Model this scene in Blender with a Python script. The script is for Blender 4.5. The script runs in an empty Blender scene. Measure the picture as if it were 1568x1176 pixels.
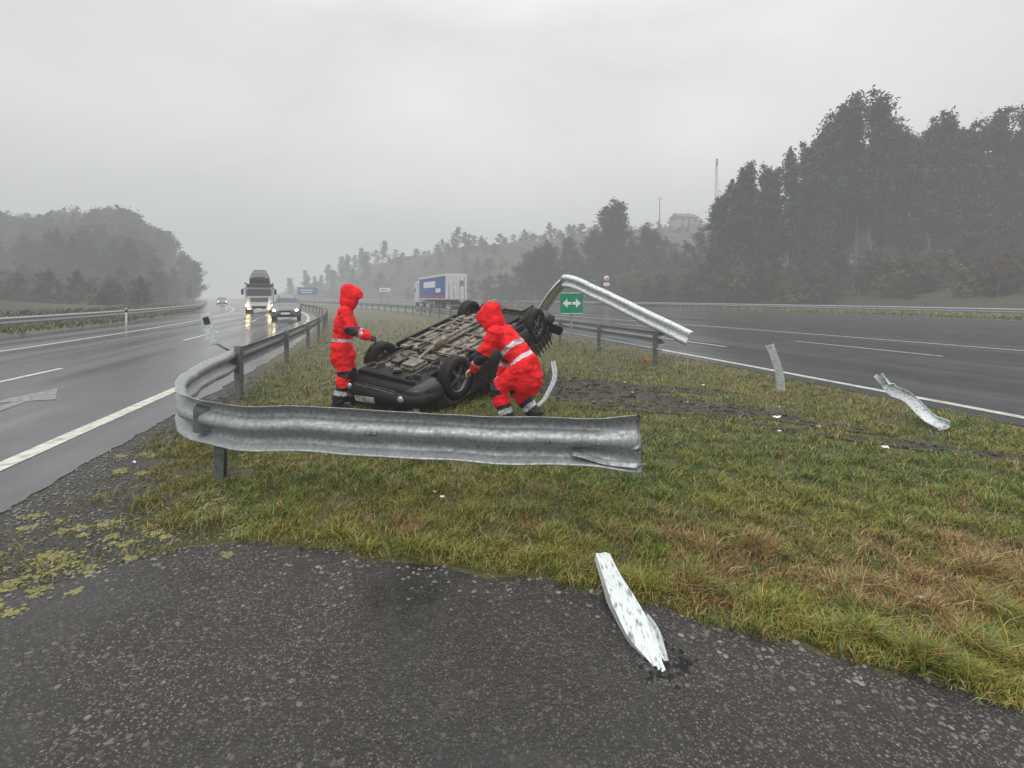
import bpy, bmesh, math, random
import numpy as np
from mathutils import Vector, Matrix, noise as mn
random.seed(7); rng=np.random.default_rng(7)
S=bpy.context.scene
V=Vector
# ------------------------------------------------------------------ materials
class NT:
    def __init__(s,m):
        s.t=m.node_tree; s.t.nodes.clear()
    def n(s,typ,**k):
        nd=s.t.nodes.new(typ)
        for a,b in k.items(): setattr(nd,a,b)
        return nd
    def l(s,a,b): s.t.links.new(a,b)
def c4(c): return (c[0],c[1],c[2],1.0)
def mat(name,col,rough=.6,metal=0.0,col2=None,scale=5.0,bump=0.0,bscale=30.0,spec=.5,emit=0,contrast=(.35,.65),detail=5,attr=None,rough2=None,emcol=None,bdist=.01,coat=0,stretch=None):
    m=bpy.data.materials.new(name); m.use_nodes=True
    t=NT(m)
    o=t.n('ShaderNodeOutputMaterial'); b=t.n('ShaderNodeBsdfPrincipled')
    t.l(b.outputs[0],o.inputs[0])
    b.inputs['Base Color'].default_value=c4(col); b.inputs['Roughness'].default_value=rough
    b.inputs['Metallic'].default_value=metal; b.inputs['Specular IOR Level'].default_value=spec
    b.inputs['Coat Weight'].default_value=coat
    if emit:
        b.inputs['Emission Color'].default_value=c4(emcol or col); b.inputs['Emission Strength'].default_value=emit
    tc=t.n('ShaderNodeTexCoord')
    src=tc.outputs['Object']
    if stretch:
        sv=t.n('ShaderNodeVectorMath',operation='MULTIPLY'); sv.inputs[1].default_value=stretch; t.l(src,sv.inputs[0]); src=sv.outputs[0]
    if attr:
        a=t.n('ShaderNodeAttribute',attribute_name=attr); t.l(a.outputs['Color'],b.inputs['Base Color'])
    if col2 is not None:
        nz=t.n('ShaderNodeTexNoise'); nz.inputs['Scale'].default_value=scale; nz.inputs['Detail'].default_value=detail
        t.l(src,nz.inputs['Vector'])
        r=t.n('ShaderNodeMapRange'); r.inputs['From Min'].default_value=contrast[0]; r.inputs['From Max'].default_value=contrast[1]
        t.l(nz.outputs['Fac'],r.inputs['Value'])
        mx=t.n('ShaderNodeMix',data_type='RGBA'); mx.inputs[6].default_value=c4(col); mx.inputs[7].default_value=c4(col2)
        t.l(r.outputs[0],mx.inputs[0]); t.l(mx.outputs[2],b.inputs['Base Color'])
        if rough2 is not None:
            rr=t.n('ShaderNodeMapRange'); rr.inputs['To Min'].default_value=rough; rr.inputs['To Max'].default_value=rough2
            t.l(r.outputs[0],rr.inputs['Value']); t.l(rr.outputs[0],b.inputs['Roughness'])
    if bump:
        nz=t.n('ShaderNodeTexNoise'); nz.inputs['Scale'].default_value=bscale; nz.inputs['Detail'].default_value=6
        t.l(src,nz.inputs['Vector'])
        bp=t.n('ShaderNodeBump'); bp.inputs['Strength'].default_value=bump; bp.inputs['Distance'].default_value=bdist
        t.l(nz.outputs['Fac'],bp.inputs['Height']); t.l(bp.outputs[0],b.inputs['Normal'])
    return m
def mix(t,f,a,b):
    m=t.n('ShaderNodeMix',data_type='RGBA')
    for s,i in ((f,0),(a,6),(b,7)):
        if hasattr(s,'is_linked'): t.l(s,m.inputs[i])
        else: m.inputs[i].default_value=s if i==0 else c4(s)
    return m.outputs[2]
def noisef(t,src,scale,lo,hi,detail=5,dist=0.0):
    nz=t.n('ShaderNodeTexNoise'); nz.inputs['Scale'].default_value=scale; nz.inputs['Detail'].default_value=detail
    nz.inputs['Distortion'].default_value=dist
    t.l(src,nz.inputs['Vector'])
    r=t.n('ShaderNodeMapRange'); r.inputs['From Min'].default_value=lo; r.inputs['From Max'].default_value=hi
    t.l(nz.outputs['Fac'],r.inputs['Value'])
    return r.outputs[0]
def asphalt(name,base,stone,vscale,rlo,rhi,bump,stonep,angle=0,streak=False,big=False,spec=.6):
    m=bpy.data.materials.new(name); m.use_nodes=True; t=NT(m)
    o=t.n('ShaderNodeOutputMaterial'); b=t.n('ShaderNodeBsdfPrincipled'); t.l(b.outputs[0],o.inputs[0])
    tc=t.n('ShaderNodeTexCoord'); src=tc.outputs['Object']
    n1=noisef(t,src,1.3,.35,.65); n2=noisef(t,src,14,.3,.7)
    def stones(sc,thr):
        vo=t.n('ShaderNodeTexVoronoi'); vo.inputs['Scale'].default_value=sc; t.l(src,vo.inputs['Vector'])
        sep=t.n('ShaderNodeSeparateColor'); t.l(vo.outputs['Color'],sep.inputs[0])
        st=t.n('ShaderNodeMapRange'); st.inputs['From Min'].default_value=thr; st.inputs['From Max'].default_value=1.0; t.l(sep.outputs[0],st.inputs['Value'])
        dm=t.n('ShaderNodeMapRange'); dm.inputs['From Min'].default_value=.55; dm.inputs['From Max'].default_value=.25; t.l(vo.outputs['Distance'],dm.inputs['Value'])
        mu=t.n('ShaderNodeMath',operation='MULTIPLY'); t.l(st.outputs[0],mu.inputs[0]); t.l(dm.outputs[0],mu.inputs[1])
        return vo,mu,sep
    vo,mu,sep=stones(vscale,stonep)
    basec=mix(t,n1,tuple(x*.55 for x in base),tuple(x*1.3 for x in base))
    basec=mix(t,n2,basec,tuple(x*.8 for x in base))
    stc=mix(t,sep.outputs[1],stone,tuple(a*b_ for a,b_ in zip(stone,(.45,.36,.27))))
    col=mix(t,mu.outputs[0],basec,stc)
    hsrc=vo.outputs['Distance']
    if big:
        v2,m2,s2=stones(vscale*.5,.84); st2=mix(t,s2.outputs[1],tuple(x*.9 for x in stone),tuple(x*.3 for x in stone)); col=mix(t,m2.outputs[0],col,st2)
        v3,m3,s3=stones(vscale*1.8,.68); col=mix(t,m3.outputs[0],col,stone)
        dk=noisef(t,src,.75,.38,.58,6,.8)
        dd=t.n('ShaderNodeMath',operation='MULTIPLY'); dd.inputs[1].default_value=.72; t.l(dk,dd.inputs[0]); col=mix(t,dd.outputs[0],col,(.011,.010,.009))
        d3=t.n('ShaderNodeMath',operation='MULTIPLY'); d3.inputs[1].default_value=.5; t.l(noisef(t,src,5,.55,.7,8,1.2),d3.inputs[0]); col=mix(t,d3.outputs[0],col,(.045,.040,.024))
    t.l(col,b.inputs['Base Color'])
    if streak:
        mp2=t.n('ShaderNodeVectorRotate',rotation_type='Z_AXIS'); mp2.inputs['Angle'].default_value=-angle; t.l(src,mp2.inputs['Vector'])
        sc=t.n('ShaderNodeVectorMath',operation='MULTIPLY'); sc.inputs[1].default_value=(1,.04,1); t.l(mp2.outputs[0],sc.inputs[0])
        wet=noisef(t,sc.outputs[0],1.1,.35,.65)
    else: wet=noisef(t,src,.75,.44,.60,6,.8)
    rr=t.n('ShaderNodeMapRange'); rr.inputs['To Min'].default_value=rhi; rr.inputs['To Max'].default_value=rlo; t.l(wet,rr.inputs['Value']); t.l(rr.outputs[0],b.inputs['Roughness'])
    b.inputs['Specular IOR Level'].default_value=spec
    bp=t.n('ShaderNodeBump'); bp.inputs['Distance'].default_value=.006
    inv=t.n('ShaderNodeMath',operation='MULTIPLY_ADD'); inv.inputs[1].default_value=-bump*.75; inv.inputs[2].default_value=bump; t.l(wet,inv.inputs[0]); t.l(inv.outputs[0],bp.inputs['Strength'])
    nh=t.n('ShaderNodeTexNoise'); nh.inputs['Scale'].default_value=vscale*1.4; nh.inputs['Detail'].default_value=6; t.l(src,nh.inputs['Vector'])
    iv=t.n('ShaderNodeMath',operation='SUBTRACT'); t.l(nh.outputs['Fac'],iv.inputs[0])
    hm=t.n('ShaderNodeMath',operation='MULTIPLY'); hm.inputs[1].default_value=.6; t.l(hsrc,hm.inputs[0]); t.l(hm.outputs[0],iv.inputs[1])
    t.l(iv.outputs[0],bp.inputs['Height']); t.l(bp.outputs[0],b.inputs['Normal'])
    return m
M={}
M['road']=asphalt('wet_road_asphalt',(.060,.061,.064),(.12,.12,.12),55,.08,.28,.25,.6,math.radians(17),True,spec=.75)
M['apron']=asphalt('coarse_wet_asphalt',(.028,.025,.022),(.27,.245,.21),72,.05,.45,1.0,.60,0,False,True,.42)
M['paint']=mat('road_paint',(.66,.65,.56),.35,col2=(.30,.295,.25),scale=9,bump=.3,bscale=80,contrast=(.4,.72))
M['paint_worn']=mat('worn_road_paint',(.30,.30,.28),.35,col2=(.12,.12,.115),scale=12,contrast=(.35,.6))
M['galv']=mat('galvanised_steel',(.43,.45,.46),.42,.5,col2=(.25,.265,.27),scale=34,rough2=.58,bump=.2,bscale=90,bdist=.006,detail=12,contrast=(.36,.70))
M['galv_dark']=mat('weathered_steel',(.25,.26,.26),.45,.5,col2=(.14,.145,.14),scale=18,rough2=.6,detail=9)
M['galv_new']=mat('bright_galvanised_steel',(.72,.75,.76),.4,.15,col2=(.42,.45,.46),scale=22,rough2=.5,bump=.25,bscale=40,detail=10,contrast=(.42,.72))
M['scratched']=mat('scratched_steel',(.66,.70,.70),.4,.25,col2=(.22,.24,.24),scale=20,rough2=.6,bump=.35,bscale=30,detail=12,contrast=(.52,.68),stretch=(3.2,.8,2))
M['mud']=mat('wet_mud',(.024,.017,.011),.2,col2=(.055,.039,.025),scale=8,bump=1,bscale=18,bdist=.06,detail=9)
M['bark']=mat('bark',(.20,.18,.15),.9,col2=(.08,.07,.06),scale=3)
M['black']=mat('black_car_paint',(.008,.008,.009),.22,col2=(.022,.02,.018),scale=6,rough2=.5,coat=.15,spec=.4)
M['plastic']=mat('black_plastic',(.010,.010,.011),.55,bump=.2,bscale=40,spec=.25)
M['rubber']=mat('tyre_rubber',(.012,.012,.012),.65,col2=(.028,.026,.023),scale=12,bump=.5,bscale=60,spec=.25)
M['alloy']=mat('alloy_wheel',(.22,.23,.24),.4,.7,col2=(.08,.08,.07),scale=10)
M['pan']=mat('dirty_underbody',(.27,.225,.16),.55,col2=(.022,.019,.017),scale=7,bump=.6,bscale=14,rough2=.4,detail=10,contrast=(.40,.58))
M['metal_dk']=mat('oily_metal',(.040,.038,.035),.4,.5,col2=(.13,.11,.08),scale=14,detail=8)
M['exh']=mat('exhaust_steel',(.28,.25,.20),.45,.5,col2=(.09,.065,.045),scale=12,detail=8)
M['glass']=mat('dark_glass',(.02,.024,.026),.08,spec=.8)
M['lamp']=mat('headlamp_glass',(.45,.47,.48),.12,.3)
M['lit']=mat('lit_headlamp',(1,.85,.45),.3,emit=14,emcol=(1,.83,.45))
M['lity']=mat('lit_foglamp',(1,.6,.12),.3,emit=12,emcol=(1,.62,.15))
M['white']=mat('white_paint',(.70,.71,.71),.35,col2=(.55,.55,.54),scale=2)
M['blue']=mat('blue_tarpaulin',(.03,.08,.30),.5,col2=(.04,.12,.38),scale=1.5)
M['redp']=mat('red_paint',(.45,.02,.02),.4)
M['green']=mat('green_sign_face',(.0,.22,.12),.4,col2=(.01,.28,.15),scale=8)
M['signw']=mat('white_sign_face',(.8,.8,.8),.4)
M['platew']=mat('dirty_plate',(.50,.50,.46),.4,col2=(.2,.19,.16),scale=14)
M['bluesign']=mat('blue_sign_face',(.04,.12,.30),.4)
M['silver_car']=mat('grey_car_paint',(.13,.14,.15),.25,.5,coat=.4)
M['suit']=mat('fluorescent_red_fabric',(.88,.018,.022),.75,col2=(.60,.008,.012),scale=9,bump=.7,bscale=14,bdist=.03,emit=.07,emcol=(1,.02,.03),spec=.2)  # slight emission added to the red cloth, a glow standing in for fluorescence
M['reflect']=mat('reflective_tape',(.62,.64,.66),.4,.2,col2=(.42,.42,.44),scale=20)
M['navy']=mat('navy_fabric',(.012,.013,.022),.6,bump=.3,bscale=20)
M['boot']=mat('boot_leather',(.012,.011,.01),.4)
M['skin']=mat('skin',(.42,.22,.15),.5)
M['glove']=mat('white_glove',(.62,.58,.56),.6,col2=(.5,.2,.18),scale=9)
M['hair']=mat('dark_hair',(.02,.015,.01),.7)
M['leaf']=mat('foliage',(.05,.07,.03),.6,attr='col',spec=.3)
M['grassb']=mat('grass_blades',(.1,.12,.03),.45,attr='col',spec=.4)
M['stone']=mat('gravel_stone',(.07,.065,.058),.45,col2=(.22,.21,.18),scale=8)
M['moss']=mat('moss',(.17,.17,.05),.9,col2=(.34,.31,.15),scale=30,bump=1,bscale=60,bdist=.02)
M['hillm']=mat('hillside_scrub',(.020,.028,.013),.95,col2=(.05,.052,.025),scale=.12,bump=1,bscale=.8,bdist=.8,detail=8)
M['wall']=mat('rendered_wall',(.33,.30,.27),.8,col2=(.27,.24,.22),scale=.6)
M['roof']=mat('roof_tiles',(.16,.09,.07),.8)
M['glass_w']=mat('window_glass',(.03,.035,.04),.1)
def groundmat():
    m=bpy.data.materials.new('grassy_ground'); m.use_nodes=True; t=NT(m)
    o=t.n('ShaderNodeOutputMaterial'); b=t.n('ShaderNodeBsdfPrincipled'); t.l(b.outputs[0],o.inputs[0])
    tc=t.n('ShaderNodeTexCoord'); src=tc.outputs['Object']
    a=mix(t,noisef(t,src,.9,.35,.65),(.060,.070,.014),(.10,.085,.025))
    a=mix(t,noisef(t,src,9,.45,.7,8),a,(.030,.023,.013))
    a=mix(t,noisef(t,src,60,.4,.7,4),a,(.13,.11,.035))
    sp=t.n('ShaderNodeSeparateXYZ'); t.l(src,sp.inputs[0])
    x1=t.n('ShaderNodeMath',operation='MULTIPLY_ADD'); x1.inputs[1].default_value=.265; t.l(sp.outputs[1],x1.inputs[0]); t.l(sp.outputs[0],x1.inputs[2])
    n=noisef(t,src,2.5,.3,.7)
    ad=t.n('ShaderNodeMath',operation='MULTIPLY_ADD'); ad.inputs[1].default_value=.5; t.l(n,ad.inputs[0]); t.l(x1.outputs[0],ad.inputs[2])
    w=t.n('ShaderNodeMapRange'); w.inputs['From Min'].default_value=5.2; w.inputs['From Max'].default_value=3.2; w.inputs['To Min'].default_value=0; w.inputs['To Max'].default_value=-.9; t.l(sp.outputs[1],w.inputs['Value'])
    ad2=t.n('ShaderNodeMath',operation='ADD'); t.l(ad.outputs[0],ad2.inputs[0]); t.l(w.outputs[0],ad2.inputs[1])
    mr=t.n('ShaderNodeMapRange'); mr.inputs['From Min'].default_value=-1.9; mr.inputs['From Max'].default_value=-2.3; t.l(ad2.outputs[0],mr.inputs['Value'])
    g=t.n('ShaderNodeMapRange'); g.inputs['From Min'].default_value=14; g.inputs['From Max'].default_value=9; t.l(sp.outputs[1],g.inputs['Value'])
    mm=t.n('ShaderNodeMath',operation='MULTIPLY'); t.l(mr.outputs[0],mm.inputs[0]); t.l(g.outputs[0],mm.inputs[1])
    gr=mix(t,noisef(t,src,70,.4,.65,3),(.014,.012,.010),(.075,.068,.056))
    gr=mix(t,noisef(t,src,5,.58,.70,8),gr,(.075,.075,.028))
    col=mix(t,mm.outputs[0],a,gr); t.l(col,b.inputs['Base Color'])
    b.inputs['Roughness'].default_value=.5
    bp=t.n('ShaderNodeBump'); bp.inputs['Strength'].default_value=1; bp.inputs['Distance'].default_value=.025
    t.l(noisef(t,src,45,.2,.8,6),bp.inputs['Height']); t.l(bp.outputs[0],b.inputs['Normal'])
    return m
M['ground']=groundmat()
# ------------------------------------------------------------------ mesh helpers
def obj(name,verts,faces,mats,parent=None,smooth=False,fm=None):
    me=bpy.data.meshes.new(name); me.from_pydata([tuple(v) for v in verts],[],faces); me.update()
    if not isinstance(mats,(list,tuple)): mats=[mats]
    for m in mats: me.materials.append(m)
    if fm is not None: me.polygons.foreach_set('material_index',fm)
    if smooth: me.polygons.foreach_set('use_smooth',[True]*len(me.polygons))
    o=bpy.data.objects.new(name,me); S.collection.objects.link(o)
    if parent: o.parent=parent
    return o
def empty(name,loc=(0,0,0),rot=0):
    e=bpy.data.objects.new(name,None); e.empty_display_size=.2; e.location=loc; e.rotation_euler=(0,0,rot); S.collection.objects.link(e); return e
def rbox(name,c,s,m,parent=None,bev=.01,rot=None,seg=2):
    bm=bmesh.new(); bmesh.ops.create_cube(bm,size=1)
    bmesh.ops.scale(bm,vec=s,verts=bm.verts)
    if bev: bmesh.ops.bevel(bm,geom=bm.edges[:],offset=min(bev,min(s)*.45),segments=seg,affect='EDGES')
    if rot is not None: bmesh.ops.rotate(bm,matrix=rot,verts=bm.verts)
    bmesh.ops.translate(bm,vec=c,verts=bm.verts)
    me=bpy.data.meshes.new(name); bm.to_mesh(me); bm.free(); me.materials.append(m)
    o=bpy.data.objects.new(name,me); S.collection.objects.link(o)
    if parent: o.parent=parent
    return o
def tubevf(pts,rad,seg=8):
    pts=[V(p) for p in pts]; n=len(pts)
    if not hasattr(rad,'__len__'): rad=[rad]*n
    vs=[];fs=[]
    for i,p in enumerate(pts):
        t=(pts[min(i+1,n-1)]-pts[max(i-1,0)]).normalized()
        a=t.orthogonal().normalized() if i==0 else (pa-t*pa.dot(t)).normalized()
        pa=a; b=t.cross(a)
        for k in range(seg):
            an=2*math.pi*k/seg
            vs.append(p+(a*math.cos(an)+b*math.sin(an))*rad[i])
    for i in range(n-1):
        for k in range(seg):
            k2=(k+1)%seg
            fs.append((i*seg+k,i*seg+k2,(i+1)*seg+k2,(i+1)*seg+k))
    fs.append(tuple(range(seg))[::-1]); fs.append(tuple(range((n-1)*seg,n*seg)))
    return vs,fs
def tube(name,pts,rad,m,parent=None,seg=10):
    v,f=tubevf(pts,rad,seg); return obj(name,v,f,m,parent,True)
def lathe(name,prof,m,parent=None,seg=28,mat4=None):
    vs=[];fs=[];n=len(prof)
    for k in range(seg):
        a=2*math.pi*k/seg
        for r,y in prof: vs.append((r*math.cos(a),y,r*math.sin(a)))
    for k in range(seg):
        k2=(k+1)%seg
        for i in range(n-1): fs.append((k*n+i,k*n+i+1,k2*n+i+1,k2*n+i))
    o=obj(name,vs,fs,m,parent,True)
    if mat4 is not None: o.data.transform(mat4)
    return o
def resample(pts,step):
    pts=[V(p) for p in pts]; out=[]
    P=[pts[0]*2-pts[1]]+pts+[pts[-1]*2-pts[-2]]
    for i in range(1,len(P)-2):
        L=(P[i+1]-P[i]).length; k=max(1,int(L/step))
        for j in range(k):
            t=j/k
            a,b,c,d=P[i-1],P[i],P[i+1],P[i+2]
            out.append(.5*((2*b)+(c-a)*t+(2*a-5*b+4*c-d)*t*t+(3*b-a-3*c+d)*t**3))
    out.append(pts[-1]); return out
WP=[(-.158,.0),(-.150,.012),(-.128,.06),(-.115,.078),(-.072,.080),(-.058,.068),(-.028,.012),(0,.004),(.028,.012),(.058,.068),(.072,.080),(.115,.078),(.128,.06),(.150,.012),(.158,.0)]
def beam(name,path,m,parent=None,side=1,step=.12,dent=0,scale=1.0,ups=None,flat=None,seed=0,ragged=0):
    pts=resample(path,step)
    n=len(pts); vs=[];fs=[]; k=len(WP)
    for i,p in enumerate(pts):
        t=(pts[min(i+1,n-1)]-pts[max(i-1,0)]).normalized()
        up=V((0,0,1))
        if ups:
            f=i/(n-1)*(len(ups)-1); a=int(min(f,len(ups)-2)); up=V(ups[a]).lerp(V(ups[a+1]),f-a)
        nrm=t.cross(up).normalized()*side; up2=nrm.cross(t).normalized()
        if up2.dot(up)<0: up2=-up2
        fl=1.0
        if flat: fl=flat(i/(n-1))
        for j,(z,o) in enumerate(WP):
            q=p+up2*z*scale*(1+ (1-fl)*.30)+nrm*(o*scale*fl)
            if dent:
                nv=mn.noise_vector(V((q.x*2.2+seed,q.y*2.2,q.z*2.5)))
                q=q+nrm*nv.x*dent+up2*nv.y*dent*.6
                nv=mn.noise(V((q.x*7,q.y*7,q.z*6+seed)))
                q=q+nrm*nv*dent*.3
                nv=mn.noise(V((q.x*17,q.y*17,z*30+seed))); q=q+nrm*nv*dent*.10
            if ragged and i==n-1: q=q+t*(mn.noise(V((j*.9,seed,0)))*ragged-.5*ragged)
            vs.append(q)
    for i in range(n-1):
        for j in range(k-1): fs.append((i*k+j,i*k+j+1,(i+1)*k+j+1,(i+1)*k+j))
    o=obj(name,vs,fs,m,parent,True)
    md=o.modifiers.new('thick','SOLIDIFY'); md.thickness=.005; md.offset=0
    return o
def upost_vf(base,h,d=(0,1),w=.10,dp=.055,tilt=(0,0)):
    dx=V((d[0],d[1],0)).normalized(); sx=V((-dx.y,dx.x,0)); th=.006
    prof=[(-w/2,dp),(-w/2,0),(w/2,0),(w/2,dp),(w/2-.02,dp),(w/2-.02,dp-th),(w/2-th,dp-th),(w/2-th,th),(-w/2+th,th),(-w/2+th,dp-th),(-w/2+.02,dp-th),(-w/2+.02,dp)]
    vs=[];n=len(prof)
    for z in (-.05,h):
        off=V((tilt[0]*z,tilt[1]*z,0))
        for a,b in prof: vs.append(V(base)+off+sx*a+dx*b+V((0,0,z)))
    fs=[(i,(i+1)%n,n+(i+1)%n,n+i) for i in range(n)]
    fs.append(tuple(range(n,2*n)))
    return vs,fs
def merge(lst):
    vs=[];fs=[]
    for v,f in lst:
        b=len(vs); vs+=list(v); fs+=[tuple(b+i for i in q) for q in f]
    return vs,fs
# ------------------------------------------------------------------ layout of the roads
def E(y):
    yy=min(y,70.0)
    e=-3.6-.265*yy-.003*max(0,yy-10)**2
    if y>70: e-=.625*(y-70)
    return e
def R(y): return E(y)+12.05
OUT=[(-40,46),(8,40),(20,37),(34,35.8),(47,33),(70,25),(110,5),(160,-35),(237,-115),(420,-235)]
def outer(y):
    return float(np.interp(y,[p[0] for p in OUT],[p[1] for p in OUT]))
def hcurve(x): return float(np.interp(x,[-220,-110,-82,-36,4,72,150,300],[2,9,14,18,21,28,36,42]))
def sm(t): t=max(0,min(1,t)); return t*t*(3-2*t)
def hill_h(x,y):
    d=x-outer(y)
    return -.4+3.4*sm((d-2)/20)+hcurve(x)*sm((y-92)/110)*sm((d-8)/45)+ (mn.noise(V((x*.05,y*.05,0)))*1.6*sm((d-6)/20))
def lefth(x,y):
    d=(E(y)-12.5)-x
    return -.4+ (1.0*sm(d/6)+ 7*sm((d-16)/70)) + mn.noise(V((x*.05,y*.05,4)))*1.0*sm((d-4)/15)
obj('ground',[(-1500,-200,0),(1500,-200,0),(1500,2500,0),(-1500,2500,0)],[(0,1,2,3)],M['ground'])
def strip(name,fa,fb,ys,z,m,parent=None):
    vs=[];fs=[]
    for y in ys: vs+= [(fa(y),y,z),(fb(y),y,z)]
    for i in range(len(ys)-1): fs.append((2*i,2*i+1,2*i+3,2*i+2))
    return obj(name,vs,fs,m,parent)
def lr(y): return E(y)+.75+ (0 if y>25 else .10*mn.noise(V((y*1.4,0,0)))+.05*mn.noise(V((y*6,0,0))))
ysf=[-40+.1*i for i in range(650)]+[25+2.5*i for i in range(160)]
strip('road',lambda y:E(y)-11.6,lr,ysf,.008,M['road'])
strip('road',lambda y:R(y)-.55+(0 if y>25 else .06*mn.noise(V((y*1.7,3,0)))+.04*mn.noise(V((y*7,3,0)))),lambda y:outer(y)+.2,ysf,.008,M['road'])
mk=empty('road_markings')
def line(nm,f,w,y0,y1,dash=None,z=.0125,m='paint'):
    y=y0;lst=[]
    while y<y1:
        yb_=min(y+(dash[0] if dash else y1-y0),y1)
        n=max(2,int((yb_-y)/.5)+1); yy=[y+(yb_-y)*i/(n-1) for i in range(n)]
        vs=[];fs=[]
        for q in yy:
            j=.008*mn.noise(V((q*3,f(q),1)))
            vs+=[(f(q)-w/2+j,q,z),(f(q)+w/2+j,q,z)]
        for i in range(n-1): fs.append((2*i,2*i+1,2*i+3,2*i+2))
        lst.append((vs,fs)); y+=sum(dash) if dash else 1e9
    v,f2=merge(lst); return obj(nm,v,f2,M[m],mk)
line('edge_line_a',lambda y:E(y),.20,-30,250)
line('lane_line_a',lambda y:E(y)-3.6,.14,-28.2,250,(4.5,7))
line('edge_line_b',lambda y:E(y)-7.6,.16,-30,250)
line('edge_line_c',lambda y:R(y),.18,-30,250)
line('lane_line_b',lambda y:R(y)+2.6,.14,-13.5,250,(5.5,9))
line('lane_line_c',lambda y:R(y)+6.6,.12,-10,250,(4.5,7))
line('edge_line_d',lambda y:R(y)+11.0-(y*.03),.18,-30,90)
line('edge_line_e',lambda y:outer(y)-1.8,.15,-30,230)
ar=[(-.09,0),(.09,0),(.09,1.9),(.42,1.9),(0,3.1),(-.42,1.9),(-.09,1.9)]
an=math.radians(14.8+8); ca,sa=math.cos(an),math.sin(an)
obj('lane_arrow',[(-6.75+x*ca-y*sa,5.6+x*sa+y*ca,.0125) for x,y in ar],[tuple(range(7))],M['paint_worn'],mk)
AP=[(-9,1.7),(-4.2,2.05),(-3.0,2.35),(-2.5,2.75),(-2.05,3.08),(-1.64,3.16),(-1.16,3.04),(-.75,2.92),(-.32,2.82),(.05,2.74),(.41,2.63),(.73,2.49),(1.26,2.23),(1.69,2.02),(2.1,1.84),(3,1.55),(5,1.1),(9,.3)]
def yb(x): return float(np.interp(x,[p[0] for p in AP],[p[1] for p in AP]))
xs=np.arange(-9,9,.015); vs=[];fs=[]
for i,x in enumerate(xs):
    amp=1.0+1.6*sm((-1.9-x)/.5)
    e=yb(x)+(.07*mn.noise(V((x*3,0,0)))+.04*mn.noise(V((x*11,1,0)))+.025*mn.noise(V((x*40,2,0))))*amp
    vs+=[(x,-30,.005),(x,e,.005)]
    if i: fs.append((2*i-2,2*i,2*i+1,2*i-1))
obj('pavement',vs,fs,M['apron'])
def terrain(name,x0,x1,y0,y1,st,h,m):
    nx=int((x1-x0)/st)+1; ny=int((y1-y0)/st)+1; vs=[];fs=[]
    for j in range(ny):
        for i in range(nx):
            x=x0+i*st;y=y0+j*st; vs.append((x,y,h(x,y)))
    for j in range(ny-1):
        for i in range(nx-1):
            a=j*nx+i
            if max(vs[q][2] for q in (a,a+1,a+nx,a+nx+1))>-.35: fs.append((a,a+1,a+nx+1,a+nx))
    return obj(name,vs,fs,m,None,True)
terrain('hill',-220,300,0,420,4,hill_h,M['hillm'])
terrain('hill',-380,-15,0,320,4,lefth,M['hillm'])
vs=[];fs=[];N=90
def mudpoly(cx,cy,rx,ry,rot,seed,z):
    out=[]
    for k in range(N):
        a=2*math.pi*k/N; r=1.1+.35*mn.noise(V((math.cos(a)*1.5+seed,math.sin(a)*1.5,0)))+.3*mn.noise(V((math.cos(a)*6+seed,math.sin(a)*6,0)))
        x=math.cos(a)*rx*r;y=math.sin(a)*ry*r
        out.append((cx+x*math.cos(rot)-y*math.sin(rot),cy+x*math.sin(rot)+y*math.cos(rot),z))
    return out
MUD=[(1.5,7.9,1.2,.50,-.10),(2.75,7.0,1.0,.40,-.62),(1.1,8.8,.8,.45,.2),(2.5,8.4,1.1,.22,-.30),(3.6,6.25,.9,.13,-.72),(1.85,6.9,.9,.20,-.25),(4.7,4.9,1.1,.14,-.6),(5.6,4.4,.5,.2,-.3),(3.2,5.9,.7,.08,-.72)]
for i,q in enumerate(MUD):
    p=mudpoly(*q,i*5.1,.004+.0012*i); b=len(vs); vs+=p; fs.append(tuple(range(b,b+N)))
obj('mud',vs,fs,M['mud'])
def inmud(x,y):
    for cx,cy,rx,ry,r in MUD:
        dx,dy=x-cx,y-cy; a=dx*math.cos(r)+dy*math.sin(r); b=-dx*math.sin(r)+dy*math.cos(r)
        if (a/rx)**2+(b/ry)**2<1.0+.7*mn.noise(V((x*4,y*4,3))): return True
    return False
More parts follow.
